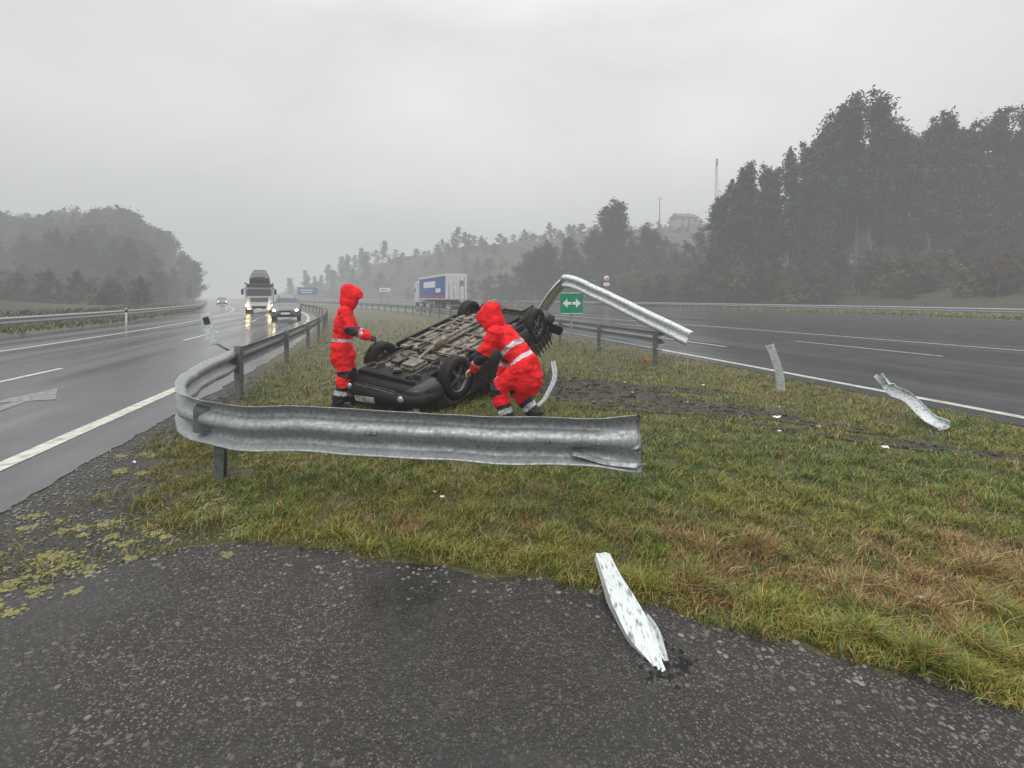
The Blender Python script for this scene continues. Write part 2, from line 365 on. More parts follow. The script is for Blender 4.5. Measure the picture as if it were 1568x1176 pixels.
# ------------------------------------------------------------------ grass blades
def blades(name,N,fn):
    C=[]; cols=[]; Hs=[];Ws=[]
    tries=0
    while len(C)<N and tries<N*6:
        tries+=1
        r=fn()
        if r is None: continue
        C.append(r[0]);cols.append(r[1]);Hs.append(r[2]);Ws.append(r[3])
    C=np.array(C);cols=np.array(cols);Hs=np.array(Hs);Ws=np.array(Ws);n=len(C)
    th=rng.uniform(0,2*np.pi,n); wd=np.stack([np.cos(th),np.sin(th),0*th],1)*Ws[:,None]*.5
    ph=rng.uniform(0,2*np.pi,n); ln=rng.uniform(.3,1.6,n)*Hs
    ld=np.stack([np.cos(ph),np.sin(ph),0*ph],1)*ln[:,None]
    ld[:,0]+=.25*Hs
    up=np.zeros((n,3)); up[:,2]=Hs
    v=np.empty((n,5,3)); v[:,0]=C-wd; v[:,1]=C+wd; v[:,2]=C+wd*.75+up*.6+ld*.35; v[:,3]=C-wd*.75+up*.6+ld*.35; v[:,4]=C+up*.85+ld
    me=bpy.data.meshes.new(name); me.vertices.add(n*5); me.vertices.foreach_set('co',v.reshape(-1))
    base=np.arange(n)*5
    lp=np.stack([base,base+1,base+2,base+3,base+3,base+2,base+4],1).reshape(-1)
    me.loops.add(n*7); me.loops.foreach_set('vertex_index',lp.astype(np.int32))
    me.polygons.add(n*2); ls=np.stack([np.arange(n)*7,np.arange(n)*7+4],1).reshape(-1)
    me.polygons.foreach_set('loop_start',ls.astype(np.int32))
    me.update(calc_edges=True); me.validate()
    at=me.color_attributes.new('col','FLOAT_COLOR','POINT')
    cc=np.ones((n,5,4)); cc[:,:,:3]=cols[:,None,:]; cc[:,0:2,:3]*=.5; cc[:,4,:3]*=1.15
    at.data.foreach_set('color',cc.reshape(-1))
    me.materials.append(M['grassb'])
    o=bpy.data.objects.new(name,me); S.collection.objects.link(o); return o
GREEN=np.array((.105,.180,.022)); YEL=np.array((.31,.27,.035)); BRN=np.array((.26,.135,.050)); STR=np.array((.46,.36,.18)); DK=np.array((.05,.085,.016)); ORG=np.array((.30,.19,.03))
def gcol(x,y):
    a=mn.noise(V((x*.8,y*.8,0)));b=mn.noise(V((x*2.2,y*2.2,5)));c=mn.noise(V((x*6,y*6,9)))
    brown=math.exp(-(((x-2.4)/1.4)**2+((y-2.85)/.58)**2))*.85+ math.exp(-(((x+.2)/1.7)**2+((y-3.25)/.35)**2))*.32
    brown+=.7*b+.45*c+.02
    green=math.exp(-(((x-2.2)/1.9)**2+((y-5.0)/1.1)**2))*.8+a*.8+b*.5+.05
    r=random.random()
    k=GREEN*(.7+.6*random.random())
    if brown+random.uniform(-.3,.3)>.55: k=BRN if r<.50 else (STR if r<.74 else (ORG if r<.88 else GREEN))
    elif green+random.uniform(-.35,.35)<.14: k=YEL if r<.50 else (ORG if r<.66 else (STR if r<.74 else GREEN))
    elif r<.14: k=DK
    elif r<.34: k=YEL
    elif r<.39: k=STR
    return k*random.uniform(.7,1.25)
def near():
    u=random.random(); y=1/( (1/1.3) - u*((1/1.3)-(1/34.0)) )
    x=random.uniform(-1.12,1.12)*y
    if x<E(y)+.95 or x>R(y)-.6: return None
    d=y-yb(x)
    if d<.0+.12*mn.noise(V((x*4,y*4,0))): return None
    if d<.25 and random.random()>.25+3*d: return None
    dd=x-(E(y)+.95)
    if dd<.5 and random.random()>dd*1.6+.25+.8*mn.noise(V((x*4,y*4,7))): return None
    if y<4.8 and x<-1.7:
        s=(-1.7-x)*.95-(y-3.2)*.5+.9*mn.noise(V((x*3,y*3,1)))
        if random.random()<min(.95,s): return None
    if inmud(x,y) and random.random()<.97: return None
    t=mn.noise(V((x*3.3,y*3.3,2)))
    if t<-.22 and random.random()<.72: return None
    tuft=max(0,mn.noise(V((x*5.5,y*5.5,12))))
    h=random.uniform(.015,.052)*(1+3.0*tuft)*(1 if y<8 else 1.2)
    if random.random()<.02: h*=2
    return ((x,y,0),gcol(x,y),h,random.uniform(.0026,.0052)*(1 if y<3.5 else (y/3.5)**.9))
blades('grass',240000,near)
def farg():
    y=random.uniform(10,75); x=outer(y)+random.uniform(.3,7)
    z=hill_h(x,y)
    return ((x,y,max(z,0)-.02),gcol(x,y)*.75,random.uniform(.15,.45),random.uniform(.04,.08))
blades('grass',16000,farg)
def farl():
    y=random.uniform(12,90); x=E(y)-11.8-random.uniform(.2,6)
    return ((x,y,max(lefth(x,y),0)-.02),gcol(x,y)*.45,random.uniform(.15,.45),random.uniform(.04,.08))
blades('grass',10000,farl)
ico=bmesh.new(); bmesh.ops.create_icosphere(ico,subdivisions=1,radius=1); IV=[v.co.copy() for v in ico.verts]; IF=[tuple(v.index for v in f.verts) for f in ico.faces]; ico.free()
def lumps(name,N,fn,m,squash=.6):
    vs=[];fs=[];t=0
    while len(fs)<N*len(IF) and t<N*8:
        t+=1; r=fn()
        if r is None: continue
        x,y,s=r; b=len(vs); rz=random.uniform(0,6); sx,sy=random.uniform(.7,1.3),random.uniform(.7,1.3)
        for q in IV:
            k=s*(1+random.uniform(-.22,.22)); vx=q.x*k*sx;vy=q.y*k*sy
            vs.append((x+vx*math.cos(rz)-vy*math.sin(rz),y+vx*math.sin(rz)+vy*math.cos(rz),q.z*k*squash+s*.25))
        fs+=[tuple(b+i for i in f) for f in IF]
    return obj(name,vs,fs,m,None,False)
def gv():
    r=random.random()
    if r<.45:
        y=random.uniform(2.2,8.5); x=E(y)+.72+abs(random.gauss(0,.4))
    elif r<.75:
        y=random.uniform(2.3,4.6); x=random.uniform(E(y)+.75,-1.9)
        if y<yb(x)-.05: return None
    else:
        x=random.uniform(-4.5,3.5); y=yb(x)+random.gauss(-.05,.16)
    return (x,y,.0025+random.random()**3*.013)
lumps('gravel',9000,gv,M['stone'])
def gv2():
    x=random.uniform(-3,3.5); y=random.uniform(1.1,yb(x)); return (x,y,.0015+random.random()**3*.006)
lumps('gravel',2200,gv2,M['stone'])
MC=[]
while len(MC)<85:
    y=random.uniform(2.0,5.0); x=random.uniform(E(y)+.95,-1.75)
    if y<yb(x)-.35 or mn.noise(V((x*1.7,y*1.7,3)))<-.15: continue
    MC.append((x,y,random.uniform(.015,.05)))
def ms():
    x,y,s=random.choice(MC); return (x+random.gauss(0,s),y+random.gauss(0,s*.8),random.uniform(.006,.017))
lumps('moss',3000,ms,M['moss'],.75)
def cr():
    return (.68+random.gauss(0,.06),2.10+random.gauss(0,.07),random.uniform(.004,.016))
lumps('rubble',90,cr,M['plastic'])
def cl_():
    cx,cy,rx,ry,r=random.choice(MUD); a=random.uniform(0,6.28); k=random.uniform(.3,1.25); dx=math.cos(a)*rx*k; dy=math.sin(a)*ry*k
    return (cx+dx*math.cos(r)-dy*math.sin(r),cy+dx*math.sin(r)+dy*math.cos(r),random.uniform(.008,.045))
lumps('mud_clods',900,cl_,M['mud'],.6)
# ------------------------------------------------------------------ guardrails
def rail(name,path,side,post_from=0,m='galv_dark',zc=.6,dens=4.0,dent=.0,step=.5):
    e=empty(name)
    beam('beam',[(p[0],p[1],zc) for p in path],M[m],e,side,step,dent,1.0)
    lst=[];L=0;pts=[V((p[0],p[1],0)) for p in path];nx=post_from
    for a,b in zip(pts,pts[1:]):
        l=(b-a).length; t=(b-a)/l; nr=t.cross(V((0,0,1)))*side
        while nx<=L+l:
            p=a+t*(nx-L)-nr*.06
            lst.append(upost_vf(p,.80,(t.x,t.y))); nx+=dens
        L+=l
    v,f=merge(lst); obj('posts',v,f,M['galv_dark'],e)
    return e
rail('guardrail',[(E(y)+1.2,y) for y in [7.7,8.5,9.5,10.5,11.5,13,14.5,16,18,20,23,26,30,35,40,46,52,60,70,85,100,130]],-1,.1,'galv_dark',.6,3.95,.006,.4)
rail('guardrail',[(E(y)-11.9,y) for y in [5,8,11,14,18,22,27,32,38,45,52,60,70,85,100,130]],1,1,'galv',.6,4)
rail('guardrail',[(outer(y)-.1,y) for y in [8,14,20,27,34,40,47,54,62,70,80,90,100,110,130,160,200]],-1,1,'galv',.62,4)
e=rail('guardrail',[(R(y)-1.95,y) for y in [11.3,12.5,14.4,17,20,24,28,34,40,48,58,70,90,120]],1,.15,'galv',.62,3.0)
tube('rub_rail',[(R(y)-1.98,y,.36) for y in (11.3,12.5,14.4,17,20,24,30)],.03,M['galv'],e)
g=empty('damaged_guardrail')
path=[(E(7.7)+1.2,7.7,.6),(-4.18,6.9,.6),(-3.92,6.05,.6),(-3.5,5.1,.6),(-3.05,4.38,.6),(-2.62,3.95,.6),(-2.2,3.72,.605),(-1.6,3.62,.61),(-.8,3.52,.595),(0,3.44,.580),(.5,3.38,.578),(.92,3.33,.590)]
beam('beam',path,M['galv'],g,-1,.03,.025,1.08,flat=lambda t:1-.62*sm((t-.95)/.05),seed=3,ragged=.10)
beam('torn_splice',[(.42,3.47,.45),(.62,3.44,.41),(.82,3.40,.405),(.93,3.37,.43)],M['galv'],g,-1,.03,.02,.45,ups=[(0,-.9,.5),(0,-1,.3)],seed=9,ragged=.08)
v,f=merge([upost_vf((-2.58,4.22,0),.72,(1,.2),.12,.07),upost_vf((-4.30,7.55,0),.83,(.3,1),.11,.07)])
obj('posts',v,f,M['galv_dark'],g)
rbox('spacer_block',(-2.56,4.02,.6),(.14,.22,.20),M['galv_dark'],g,.01,Matrix.Rotation(.5,3,'Z'))
rbox('spacer_block_b',(-4.42,7.58,.62),(.16,.14,.20),M['galv_dark'],g,.01)
for k,(t,zz) in enumerate([(-1.05,.6),(-1.0,.6),(.25,.585),(.6,.58)]):
    y=np.interp(t,[-1.6,-.8,0,.92],[3.62,3.52,3.44,3.33])
    lathe('bolt_%d'%k,[(0,-.012),(.010,-.010),(.014,0),(.014,.012)],M['galv_dark'],g,10,Matrix.Translation((t,y-.02,zz)))
g2=empty('bent_guardrail_beam')
beam('beam_long',[(1.30,12.15,2.0),(1.55,11.95,1.95),(2.2,11.6,1.62),(3.0,11.1,1.18),(3.55,10.75,.87),(3.9,10.5,.68)],M['galv_new'],g2,1,.08,.02,1.1,ups=[(.3,-.5,.8),(.35,-.45,.85),(.5,-.2,.8)],seed=1,ragged=.1)
beam('beam_short',[(.62,14.6,.62),(.80,13.7,1.1),(1.08,12.8,1.65),(1.34,12.15,2.0)],M['galv_new'],g2,1,.08,.02,1.0,ups=[(.5,-.6,.5),(.8,-.4,.3)],seed=2)
beam('torn_strip',[(.62,7.35,.62),(.62,7.15,.42),(.52,6.98,.2),(.36,6.88,.04),(.26,6.86,.0)],M['galv'],empty('torn_guardrail_strip'),1,.04,.03,.24,ups=[(1,-.6,0),(1,-.8,.2)],seed=5)
d=empty('delineator_post',(-5.0,8.1,0),.25)
Rm=Matrix.Rotation(math.radians(-14),3,'Y')
rbox('blade',(0,0,1.07),(.15,.035,.54),M['galv_new'],d,.01,None); rbox('reflector',(0,-.026,1.22),(.09,.012,.12),M['glass'],d,.004)
for o in d.children: o.data.transform(Matrix.Translation((0,0,.8))@Rm.to_4x4()@Matrix.Translation((0,0,-.8)))
tube('bracket',[(0,0,.85),(.28,.03,.66)],.02,M['galv_dark'],d)
def crumple(name,pts,w,dp,m,roll=0,seed=0,twist=.5,taper=None):
    pts=[V(p) for p in pts]; pts=resample(pts,.03); n=len(pts); vs=[];fs=[]
    for i,p in enumerate(pts):
        t=(pts[min(i+1,n-1)]-pts[max(i-1,0)]).normalized(); ref=V((0,0,1)) if abs(t.z)<.8 else V((0,-1,0))
        s=t.cross(ref).normalized(); u=s.cross(t); a=roll+twist*i/n; s,u=s*math.cos(a)+u*math.sin(a),u*math.cos(a)-s*math.sin(a)
        k=1.0 if taper is None else taper(i/(n-1))
        for j,(a_,b_) in enumerate([(-.5,.9),(-.5,0),(-.2,-.04),(.2,-.04),(.5,0),(.5,.9)]):
            nz=mn.noise(V((a_*3+seed,i*.14,b_)))*.35
            q=p+s*a_*w*k*(1+nz*.3)+u*(b_*dp*(1+nz*2)+nz*dp*.6)*max(k,.4)
            if i in (0,n-1): q=q+t*mn.noise(V((j*1.3,seed,i)))*.04
            vs.append(q)
    for i in range(n-1):
        for j in range(5): fs.append((i*6+j,i*6+j+1,(i+1)*6+j+1,(i+1)*6+j))
    o=obj(name,vs,fs,m,None,False); md=o.modifiers.new('s','SOLIDIFY'); md.thickness=.006
    return o
crumple('loose_guardrail_post',[(4.56,8.17,-.03),(4.48,8.1,.35),(4.30,8.05,.80)],.12,-.05,M['galv_new'],0.15,1,.2)
crumple('loose_guardrail_post',[(5.15,5.75,.03),(5.17,6.0,.10),(5.15,6.25,.28),(5.08,6.45,.36),(4.98,6.55,.56)],.13,.06,M['scratched'],.4,4,1.2)
crumple('loose_guardrail_post',[(.64,2.06,.0),(.60,2.22,.04),(.565,2.42,.07),(.535,2.60,.10),(.515,2.74,.14)],.115,.045,M['scratched'],math.pi+.35,7,-.6,lambda t: .25+.8*sm(t/.3) if t<.55 else 1.05-.35*(t-.55)/.45)
crumple('metal_shard',[(.66,2.12,.0),(.655,2.22,.05),(.64,2.32,.05)],.05,.02,M['scratched'],.5,12)
def shard(name,x,y,s,m,z=.03,seed=0):
    random.seed(seed); vs=[];n=7
    for k in range(n):
        a=2*math.pi*k/n; r=s*random.uniform(.5,1.1); vs.append((x+r*math.cos(a),y+r*.6*math.sin(a),z+random.uniform(-.01,.04)*s*12))
    vs.append((x,y,z+s*.35)); fs=[(k,(k+1)%n,n) for k in range(n)]
    o=obj(name,vs,fs,m); o.modifiers.new('s','SOLIDIFY').thickness=.003; return o
DB=[(2.13,2.52,.035,'signw'),(3.9,5.05,.05,'signw'),(3.45,6.3,.06,'signw'),(-.55,3.8,.03,'signw'),(-.62,3.9,.02,'signw'),(1.9,2.45,.02,'redp'),(3.2,11.8,.18,'redp'),(5.6,4.3,.05,'signw'),(2.7,9.4,.06,'galv'),(3.4,8.6,.05,'signw'),(-3.6,4.6,.03,'signw'),(1.2,9.2,.12,'plastic'),(1.5,8.6,.1,'plastic'),(1.9,7.7,.07,'plastic'),(2.6,7.2,.05,'galv')]
random.seed(99)
for k in range(22):
    DB.append((random.uniform(.9,4.2),random.uniform(5.2,10.5),random.uniform(.018,.05),random.choice(['signw','galv','plastic','plastic','silver_car'])))
for i,(x,y,s,m) in enumerate(DB):
    shard('car_debris',x,y,s,M[m],.03,i)
random.seed(11)
# ------------------------------------------------------------------ vehicles
def wheel(parent,c,r=.29,w=.19,side=1,spokes=5,rim='alloy'):
    T=Matrix.Translation(c)
    prof=[(r*.66,-w*.45),(r*.72,-w*.5),(r*.90,-w*.5),(r*.98,-w*.40),(r,-w*.28),(r,-w*.10),(r*.975,-w*.085),(r*.975,-w*.05),(r,-w*.04),(r,w*.04),(r*.975,w*.05),(r*.975,w*.085),(r,w*.1),(r,w*.28),(r*.98,w*.40),(r*.90,w*.5),(r*.72,w*.5),(r*.66,w*.45)]
    lathe('tyre',prof,M['rubber'],parent,32,T)
    lathe('rim',[(r*.67,-w*.45),(r*.62,-w*.40),(r*.58,-w*.1),(r*.58,w*.25),(r*.62,w*.40),(r*.67,w*.45)],M[rim],parent,32,T)
    lathe('hub',[(0,side*w*.36),(r*.14,side*w*.36),(r*.17,side*w*.30),(r*.17,side*w*.05),(0,side*w*.05)],M[rim],parent,16,T)
    lathe('brake_disc',[(0,-side*w*.02),(r*.45,-side*w*.02),(r*.45,-side*w*.08),(0,-side*w*.08)],M['metal_dk'],parent,20,T)
    lst=[]
    for k in range(spokes):
        a=2*math.pi*k/spokes+.3; d=V((math.cos(a),0,math.sin(a))); s=V((-math.sin(a),0,math.cos(a)))
        y0=side*w*.33;y1=side*w*.18
        vs=[]
        for rr,ww in ((r*.1,r*.11),(r*.36,r*.07),(r*.61,r*.10)):
            for sg in (-1,1):
                for yy in (y0,y1):
                    q=d*rr+s*sg*ww; vs.append((q.x+c[0],yy+c[1],q.z+c[2]))
        fs=[]
        for b in (0,4): fs+=[(b,b+2,b+6,b+4),(b+1,b+5,b+7,b+3),(b,b+4,b+5,b+1),(b+2,b+3,b+7,b+6)]
        lst.append((vs,fs))
    v,f=merge(lst); obj('spokes',v,f,M[rim],parent)
def car_body(parent,paint,crush=False,seed=0,wb=2.4):
    st=[(.80,.50,.27,.47,.50,.42,0),(.77,.70,.20,.55,.60,.60,0),(.62,.79,.17,.63,.70,.66,0),(.3,.83,.17,.69,.78,.70,0),(0,.84,.17,.72,.83,.72,0),(-.42,.85,.17,.80,.92,.72,0),(-.50,.85,.17,.82,.95,.71,1),(-1.10,.85,.17,.87,1.34,.58,2),(-1.2,.85,.17,.88,1.38,.575,2),(-1.62,.85,.17,.88,1.43,.57,0),(-1.72,.85,.17,.88,1.43,.57,2),(-2.35,.85,.17,.89,1.40,.56,2),(-2.48,.85,.17,.90,1.38,.56,0),(-2.78,.84,.18,.90,1.30,.55,1),(-3.06,.80,.20,.86,.98,.60,0),(-3.16,.75,.24,.78,.84,.62,0),(-3.2,.62,.30,.66,.70,.52,0)]
    rings=[];n=0
    for (x,w,zb,zl,zt,wt,fl) in st:
        h=[(0,zb),(.45*w,zb),(.8*w,zb),(w-.05,zb+.03),(w-.01,zb+.10),(w,zb+(zl-zb)*.5),(w-.005,zl-.05),(w-.03,zl),(w*.45+wt*.55,zl*.45+zt*.55),(wt,zt-.035),(wt-.07,zt),(wt*.45,zt+.018),(0,zt+.022)]
        ring=[(x,-a,b) for a,b in h]+[(x,a,b) for a,b in h[-2:0:-1]]
        rings.append(ring); n=len(ring)
    vs=[];fs=[];fm=[]
    for r in rings: vs+=r
    for i in range(len(rings)-1):
        fl=st[i][6]
        for k in range(n):
            k2=(k+1)%n; fs.append((i*n+k,(i+1)*n+k,(i+1)*n+k2,i*n+k2))
            kk=k if k<12 else n-1-k
            g=0
            if fl==2 and kk in (7,8): g=1
            if fl==1 and kk in (8,9,10,11): g=1
            if kk in (0,1): g=2 if 5<=i<=10 else 3
            fm.append(g)
    fs.append(tuple(range(n))); fm.append(0); fs.append(tuple(range((len(rings)-1)*n,len(rings)*n))[::-1]); fm.append(0)
    o=obj('body_shell',vs,fs,[paint,M['glass'],M['pan'] if crush else M['plastic'],M['plastic']],None,True,fm)
    bm=bmesh.new(); bm.from_mesh(o.data); bmesh.ops.recalc_face_normals(bm,faces=bm.faces); bm.to_mesh(o.data); bm.free()
    s=o.modifiers.new('sub','SUBSURF'); s.levels=2; s.render_levels=2
    cut=[]
    for x in (0,-wb):
        for sg in (-1,1):
            bpy.ops.mesh.primitive_cylinder_add(vertices=32,radius=.345,depth=.46,location=(x,sg*.80,.30),rotation=(math.pi/2,0,0))
            c=bpy.context.object; c.data.materials.append(M['plastic']); cut.append(c)
            b=o.modifiers.new('b','BOOLEAN'); b.object=c; b.operation='DIFFERENCE'; b.solver='EXACT'
            try: b.material_mode='TRANSFER'
            except: pass
    dg=bpy.context.evaluated_depsgraph_get(); me=bpy.data.meshes.new_from_object(o.evaluated_get(dg))
    for c in cut: bpy.data.objects.remove(c,do_unlink=True)
    o.modifiers.clear(); o.data=me; o.parent=parent
    if crush:
        for v in me.vertices:
            c=v.co
            if c.z>.55: c.z=.55+(c.z-.55)*(.74 if c.x<-.5 else .45)
            nv=mn.noise_vector(c*1.7+V((seed,0,0)));k=.05*sm((c.z-.4)/.4)+.012
            c+=nv*k
            nv=mn.noise_vector(c*6+V((seed,3,0))); c+=nv*k*.25
    me.update()
    return o
def lights_front(p,lit=False,z=.58):
    for sg in (-1,1):
        rbox('headlight',(.66,sg*.60,z),(.22,.30,.12),M['lit'] if lit else M['lamp'],p,.05,Matrix.Rotation(-sg*.45,3,'Z')@Matrix.Rotation(.25,3,'Y'),3)
wreck=empty('overturned_car')
F=V((-.537,-.845,-.272)).normalized(); A=V((-.845,.537,.10)); A=(A-F*A.dot(F)).normalized(); U=F.cross(A)
mid=V((-1.47,7.42,.51)); org=mid-U*.29
MW=Matrix((( F.x,A.x,U.x,org.x),(F.y,A.y,U.y,org.y),(F.z,A.z,U.z,org.z),(0,0,0,1)))
wreck.matrix_world=MW
car_body(wreck,M['black'],True,3)
for x in (0,-2.4):
    for sg in (-1,1): wheel(wreck,(x,sg*.745,.27 if x else .29),.31,.20,sg)
rb=lambda n,c,s,m,b=.02,r=None: rbox(n,c,s,M[m],wreck,b,r)
rb('floor_pan',(-1.2,0,.155),(1.75,1.30,.05),'pan',.02)
for i,y in enumerate((-.52,-.30,.30,.52)): rb('floor_rib_%d'%i,(-1.2,y,.125),(1.6,.07,.045),'pan',.015)
for i,x in enumerate((-.6,-1.15,-1.7)): rb('cross_member_%d'%i,(x,0,.12),(.08,1.35,.04),'metal_dk',.012)
for s_ in (-1,1): rb('sill_%d'%s_,(-1.2,s_*.76,.17),(1.65,.10,.09),'plastic',.03)
rb('transmission_tunnel',(-1.1,0,.14),(1.7,.26,.10),'metal_dk',.03)
rb('heat_shield',(-1.0,.0,.095),(.9,.22,.03),'exh',.012)
tube('exhaust_pipe',[(.1,-.1,.14),(-.2,-.05,.10),(-.6,0,.075),(-1.6,.02,.07),(-2.0,.12,.09),(-2.35,.25,.12),(-2.6,.3,.13)],.032,M['exh'],wreck)
tube('catalytic_converter',[(-.42,-.01,.09),(-.47,0,.085),(-.75,0,.075),(-.8,0,.075)],[.035,.075,.075,.035],M['exh'],wreck,14)
tube('muffler',[(-2.6,.52,.17),(-2.62,.5,.17),(-3.0,.5,.18),(-3.02,.5,.18)],[.05,.12,.12,.05],M['exh'],wreck,16)
rb('fuel_tank',(-1.95,-.25,.16),(.62,.75,.16),'plastic',.06)
rb('spare_wheel_well',(-2.85,-.12,.17),(.55,.62,.12),'metal_dk',.06)
rb('rear_axle_beam',(-2.28,0,.24),(.14,1.20,.12),'metal_dk',.03)
for s_ in (-1,1):
    rb('trailing_arm_%d'%s_,(-2.15,s_*.58,.24),(.5,.07,.09),'metal_dk',.02,Matrix.Rotation(.1*s_,3,'Z'))
    tube('shock_%d'%s_,[(-2.45,s_*.55,.22),(-2.55,s_*.52,.50)],.035,M['metal_dk'],wreck)
    tube('lower_arm_%d'%s_,[(-.22,s_*.28,.17),(-.05,s_*.48,.19),(0,s_*.66,.22)],[.045,.03,.035],M['metal_dk'],wreck)
    tube('lower_arm_front_%d'%s_,[(.18,s_*.28,.17),(.05,s_*.5,.19),(0,s_*.66,.22)],[.03,.025,.03],M['metal_dk'],wreck)
    tube('drive_shaft_%d'%s_,[(.02,s_*.15,.30),(.0,s_*.68,.29)],.022,M['metal_dk'],wreck)
    tube('cv_boot_%d'%s_,[(.0,s_*.52,.29),(.0,s_*.60,.29)],[.03,.055],M['plastic'],wreck)
rb('front_subframe',(-.12,0,.15),(.20,.72,.07),'metal_dk',.02)
rb('subframe_rail_l',(.18,.36,.17),(.75,.07,.07),'metal_dk',.02)
rb('subframe_rail_r',(.18,-.36,.17),(.75,.07,.07),'metal_dk',.02)
rb('oil_pan',(.18,-.14,.15),(.34,.32,.13),'exh',.04)
rb('gearbox',(.16,.17,.18),(.30,.26,.16),'metal_dk',.05)
rb('radiator_support',(.62,0,.17),(.07,1.1,.06),'plastic',.02)
rb('undertray',(.52,.05,.155),(.22,.8,.03),'plastic',.01)
tube('brake_line',[(-.3,.22,.12),(-1.0,.24,.11),(-1.9,.3,.14),(-2.2,.4,.2)],.009,M['exh'],wreck,6)
tube('tie_rod',[(-.16,-.62,.24),(-.16,.62,.24)],.014,M['metal_dk'],wreck,6)
random.seed(3)
for k in range(46):
    x=random.uniform(-.35,.55); y=random.uniform(-.48,.48)
    if k>30: x=random.uniform(-2.9,-1.6); y=random.uniform(-.55,.55)
    rb('engine_part_%d'%k,(x,y,.135+random.random()*.05),(random.uniform(.04,.16),random.uniform(.04,.14),random.uniform(.05,.12)),random.choice(['metal_dk','plastic','exh','metal_dk']),.015,Matrix.Rotation(random.uniform(0,3),3,'Z')@Matrix.Rotation(random.uniform(-.4,.4),3,'X'))
for k in range(16):
    x=random.uniform(-2.6,.4); y=random.uniform(-.5,.5); p=[(x,y,.13)]
    for j in range(4): p.append((p[-1][0]+random.uniform(-.16,.1),p[-1][1]+random.uniform(-.12,.12),.10+random.random()*.05))
    tube('hose_%d'%k,resample(p,.04),random.uniform(.008,.016),M[random.choice(['plastic','metal_dk'])],wreck,6)
random.seed(12)
tube('front_bumper',[(.45,-.82,.36),(.68,-.72,.36),(.80,-.42,.36),(.83,0,.36),(.80,.42,.36),(.68,.72,.36),(.45,.82,.36)],[.07,.10,.11,.11,.11,.10,.07],M['plastic'],wreck,12)
rb('lower_grille',(.825,0,.27),(.05,.8,.09),'metal_dk',.02)
rb('upper_grille',(.80,0,.49),(.04,.62,.06),'metal_dk',.02)
for k in range(4): rb('grille_bar_%d'%k,(.855,0,.245+.017*k),(.01,.78,.006),'galv_dark',.002)
rb('licence_plate',(.945,.12,.39),(.012,.40,.085),'platew',.004,Matrix.Rotation(.12,3,'X'))
for s_ in (-1,1):
    rb('headlight_%d'%s_,(.72,s_*.58,.50),(.16,.30,.10),'lamp',.045,Matrix.Rotation(-s_*.45,3,'Z'))
    lathe('foglamp_%d'%s_,[(0,.03),(.04,.028),(.05,.0)],M['lamp'],wreck,14,Matrix.Translation((.86,s_*.5,.30))@Matrix.Rotation(-math.pi/2,4,'Z'))
    rb('door_gap_%d'%s_,(-.62,s_*.846,.5),(.008,.01,.5),'metal_dk',0)
    rb('door_gap_b_%d'%s_,(-1.70,s_*.851,.5),(.008,.01,.55),'metal_dk',0)
    rb('side_moulding_%d'%s_,(-1.2,s_*.853,.42),(1.6,.03,.07),'plastic',.012)
    rb('door_handle_%d'%s_,(-1.5,s_*.855,.60),(.15,.03,.03),'plastic',.01)
    rb('mirror_%d'%s_,(-.66,s_*.90,.72),(.12,.16,.12),'plastic',.04)
tube('rear_bumper',[(-2.85,-.82,.38),(-3.1,-.74,.38),(-3.2,-.4,.38),(-3.22,0,.38),(-3.2,.4,.38),(-3.1,.74,.38),(-2.85,.82,.38)],[.07,.09,.10,.10,.10,.09,.07],M['plastic'],wreck,12)
rb('tow_eye',(-3.1,-.3,.2),(.12,.05,.05),'metal_dk',.01)
for k in range(5):
    tube('hanging_cable_%d'%k,[(-2.5+.1*k,-.80,.3),(-2.55+.12*k,-.95,.45+.03*k),(-2.6+.15*k,-1.0-.02*k,.7)],.012,M['plastic'],wreck,6)
rb('torn_trim',(-2.75,-1.02,.45),(.30,.06,.16),'plastic',.02,Matrix.Rotation(.6,3,'Z')@Matrix.Rotation(.5,3,'Y'))
def road_dir(y):
    return V((E(y+1)-E(y-1),2,0)).normalized()
def oncoming(name,x,y,paint,sc=1.08,lit=True):
    e=empty(name); d=-road_dir(y); e.rotation_euler=(0,0,math.atan2(d.y,d.x)); e.location=(x,y,.01); e.scale=(sc,sc,sc*1.08)
    car_body(e,paint)
    for xx in (0,-2.4):
        for sg in (-1,1): wheel(e,(xx,sg*.75,.30),.30,.19,sg)
    lights_front(e,lit)
    rbox('grille',(.80,0,.52),(.05,.7,.10),M['plastic'],e,.02)
    rbox('lower_intake',(.80,0,.30),(.06,1.0,.12),M['plastic'],e,.03)
    rbox('licence_plate',(.835,0,.40),(.015,.50,.11),M['signw'],e,.004)
    for sg in (-1,1):
        rbox('mirror_%d'%sg,(-.66,sg*.95,.92),(.10,.17,.12),paint,e,.04)
        rbox('foglamp_%d'%sg,(.76,sg*.55,.30),(.06,.12,.07),M['plastic'],e,.02)
        for k in (-.0,-1.2): rbox('roof_bar_%d_%d'%(sg,k*10),(-1.3+k*.5,sg*.5,1.43),(.9,.03,.03),M['plastic'],e,.01)
    return e
oncoming('moving_car',-15.9,34,M['silver_car'])
oncoming('moving_car',-60,100,M['silver_car'],1.05)
oncoming('moving_car',-78,130,M['black'],1.05)
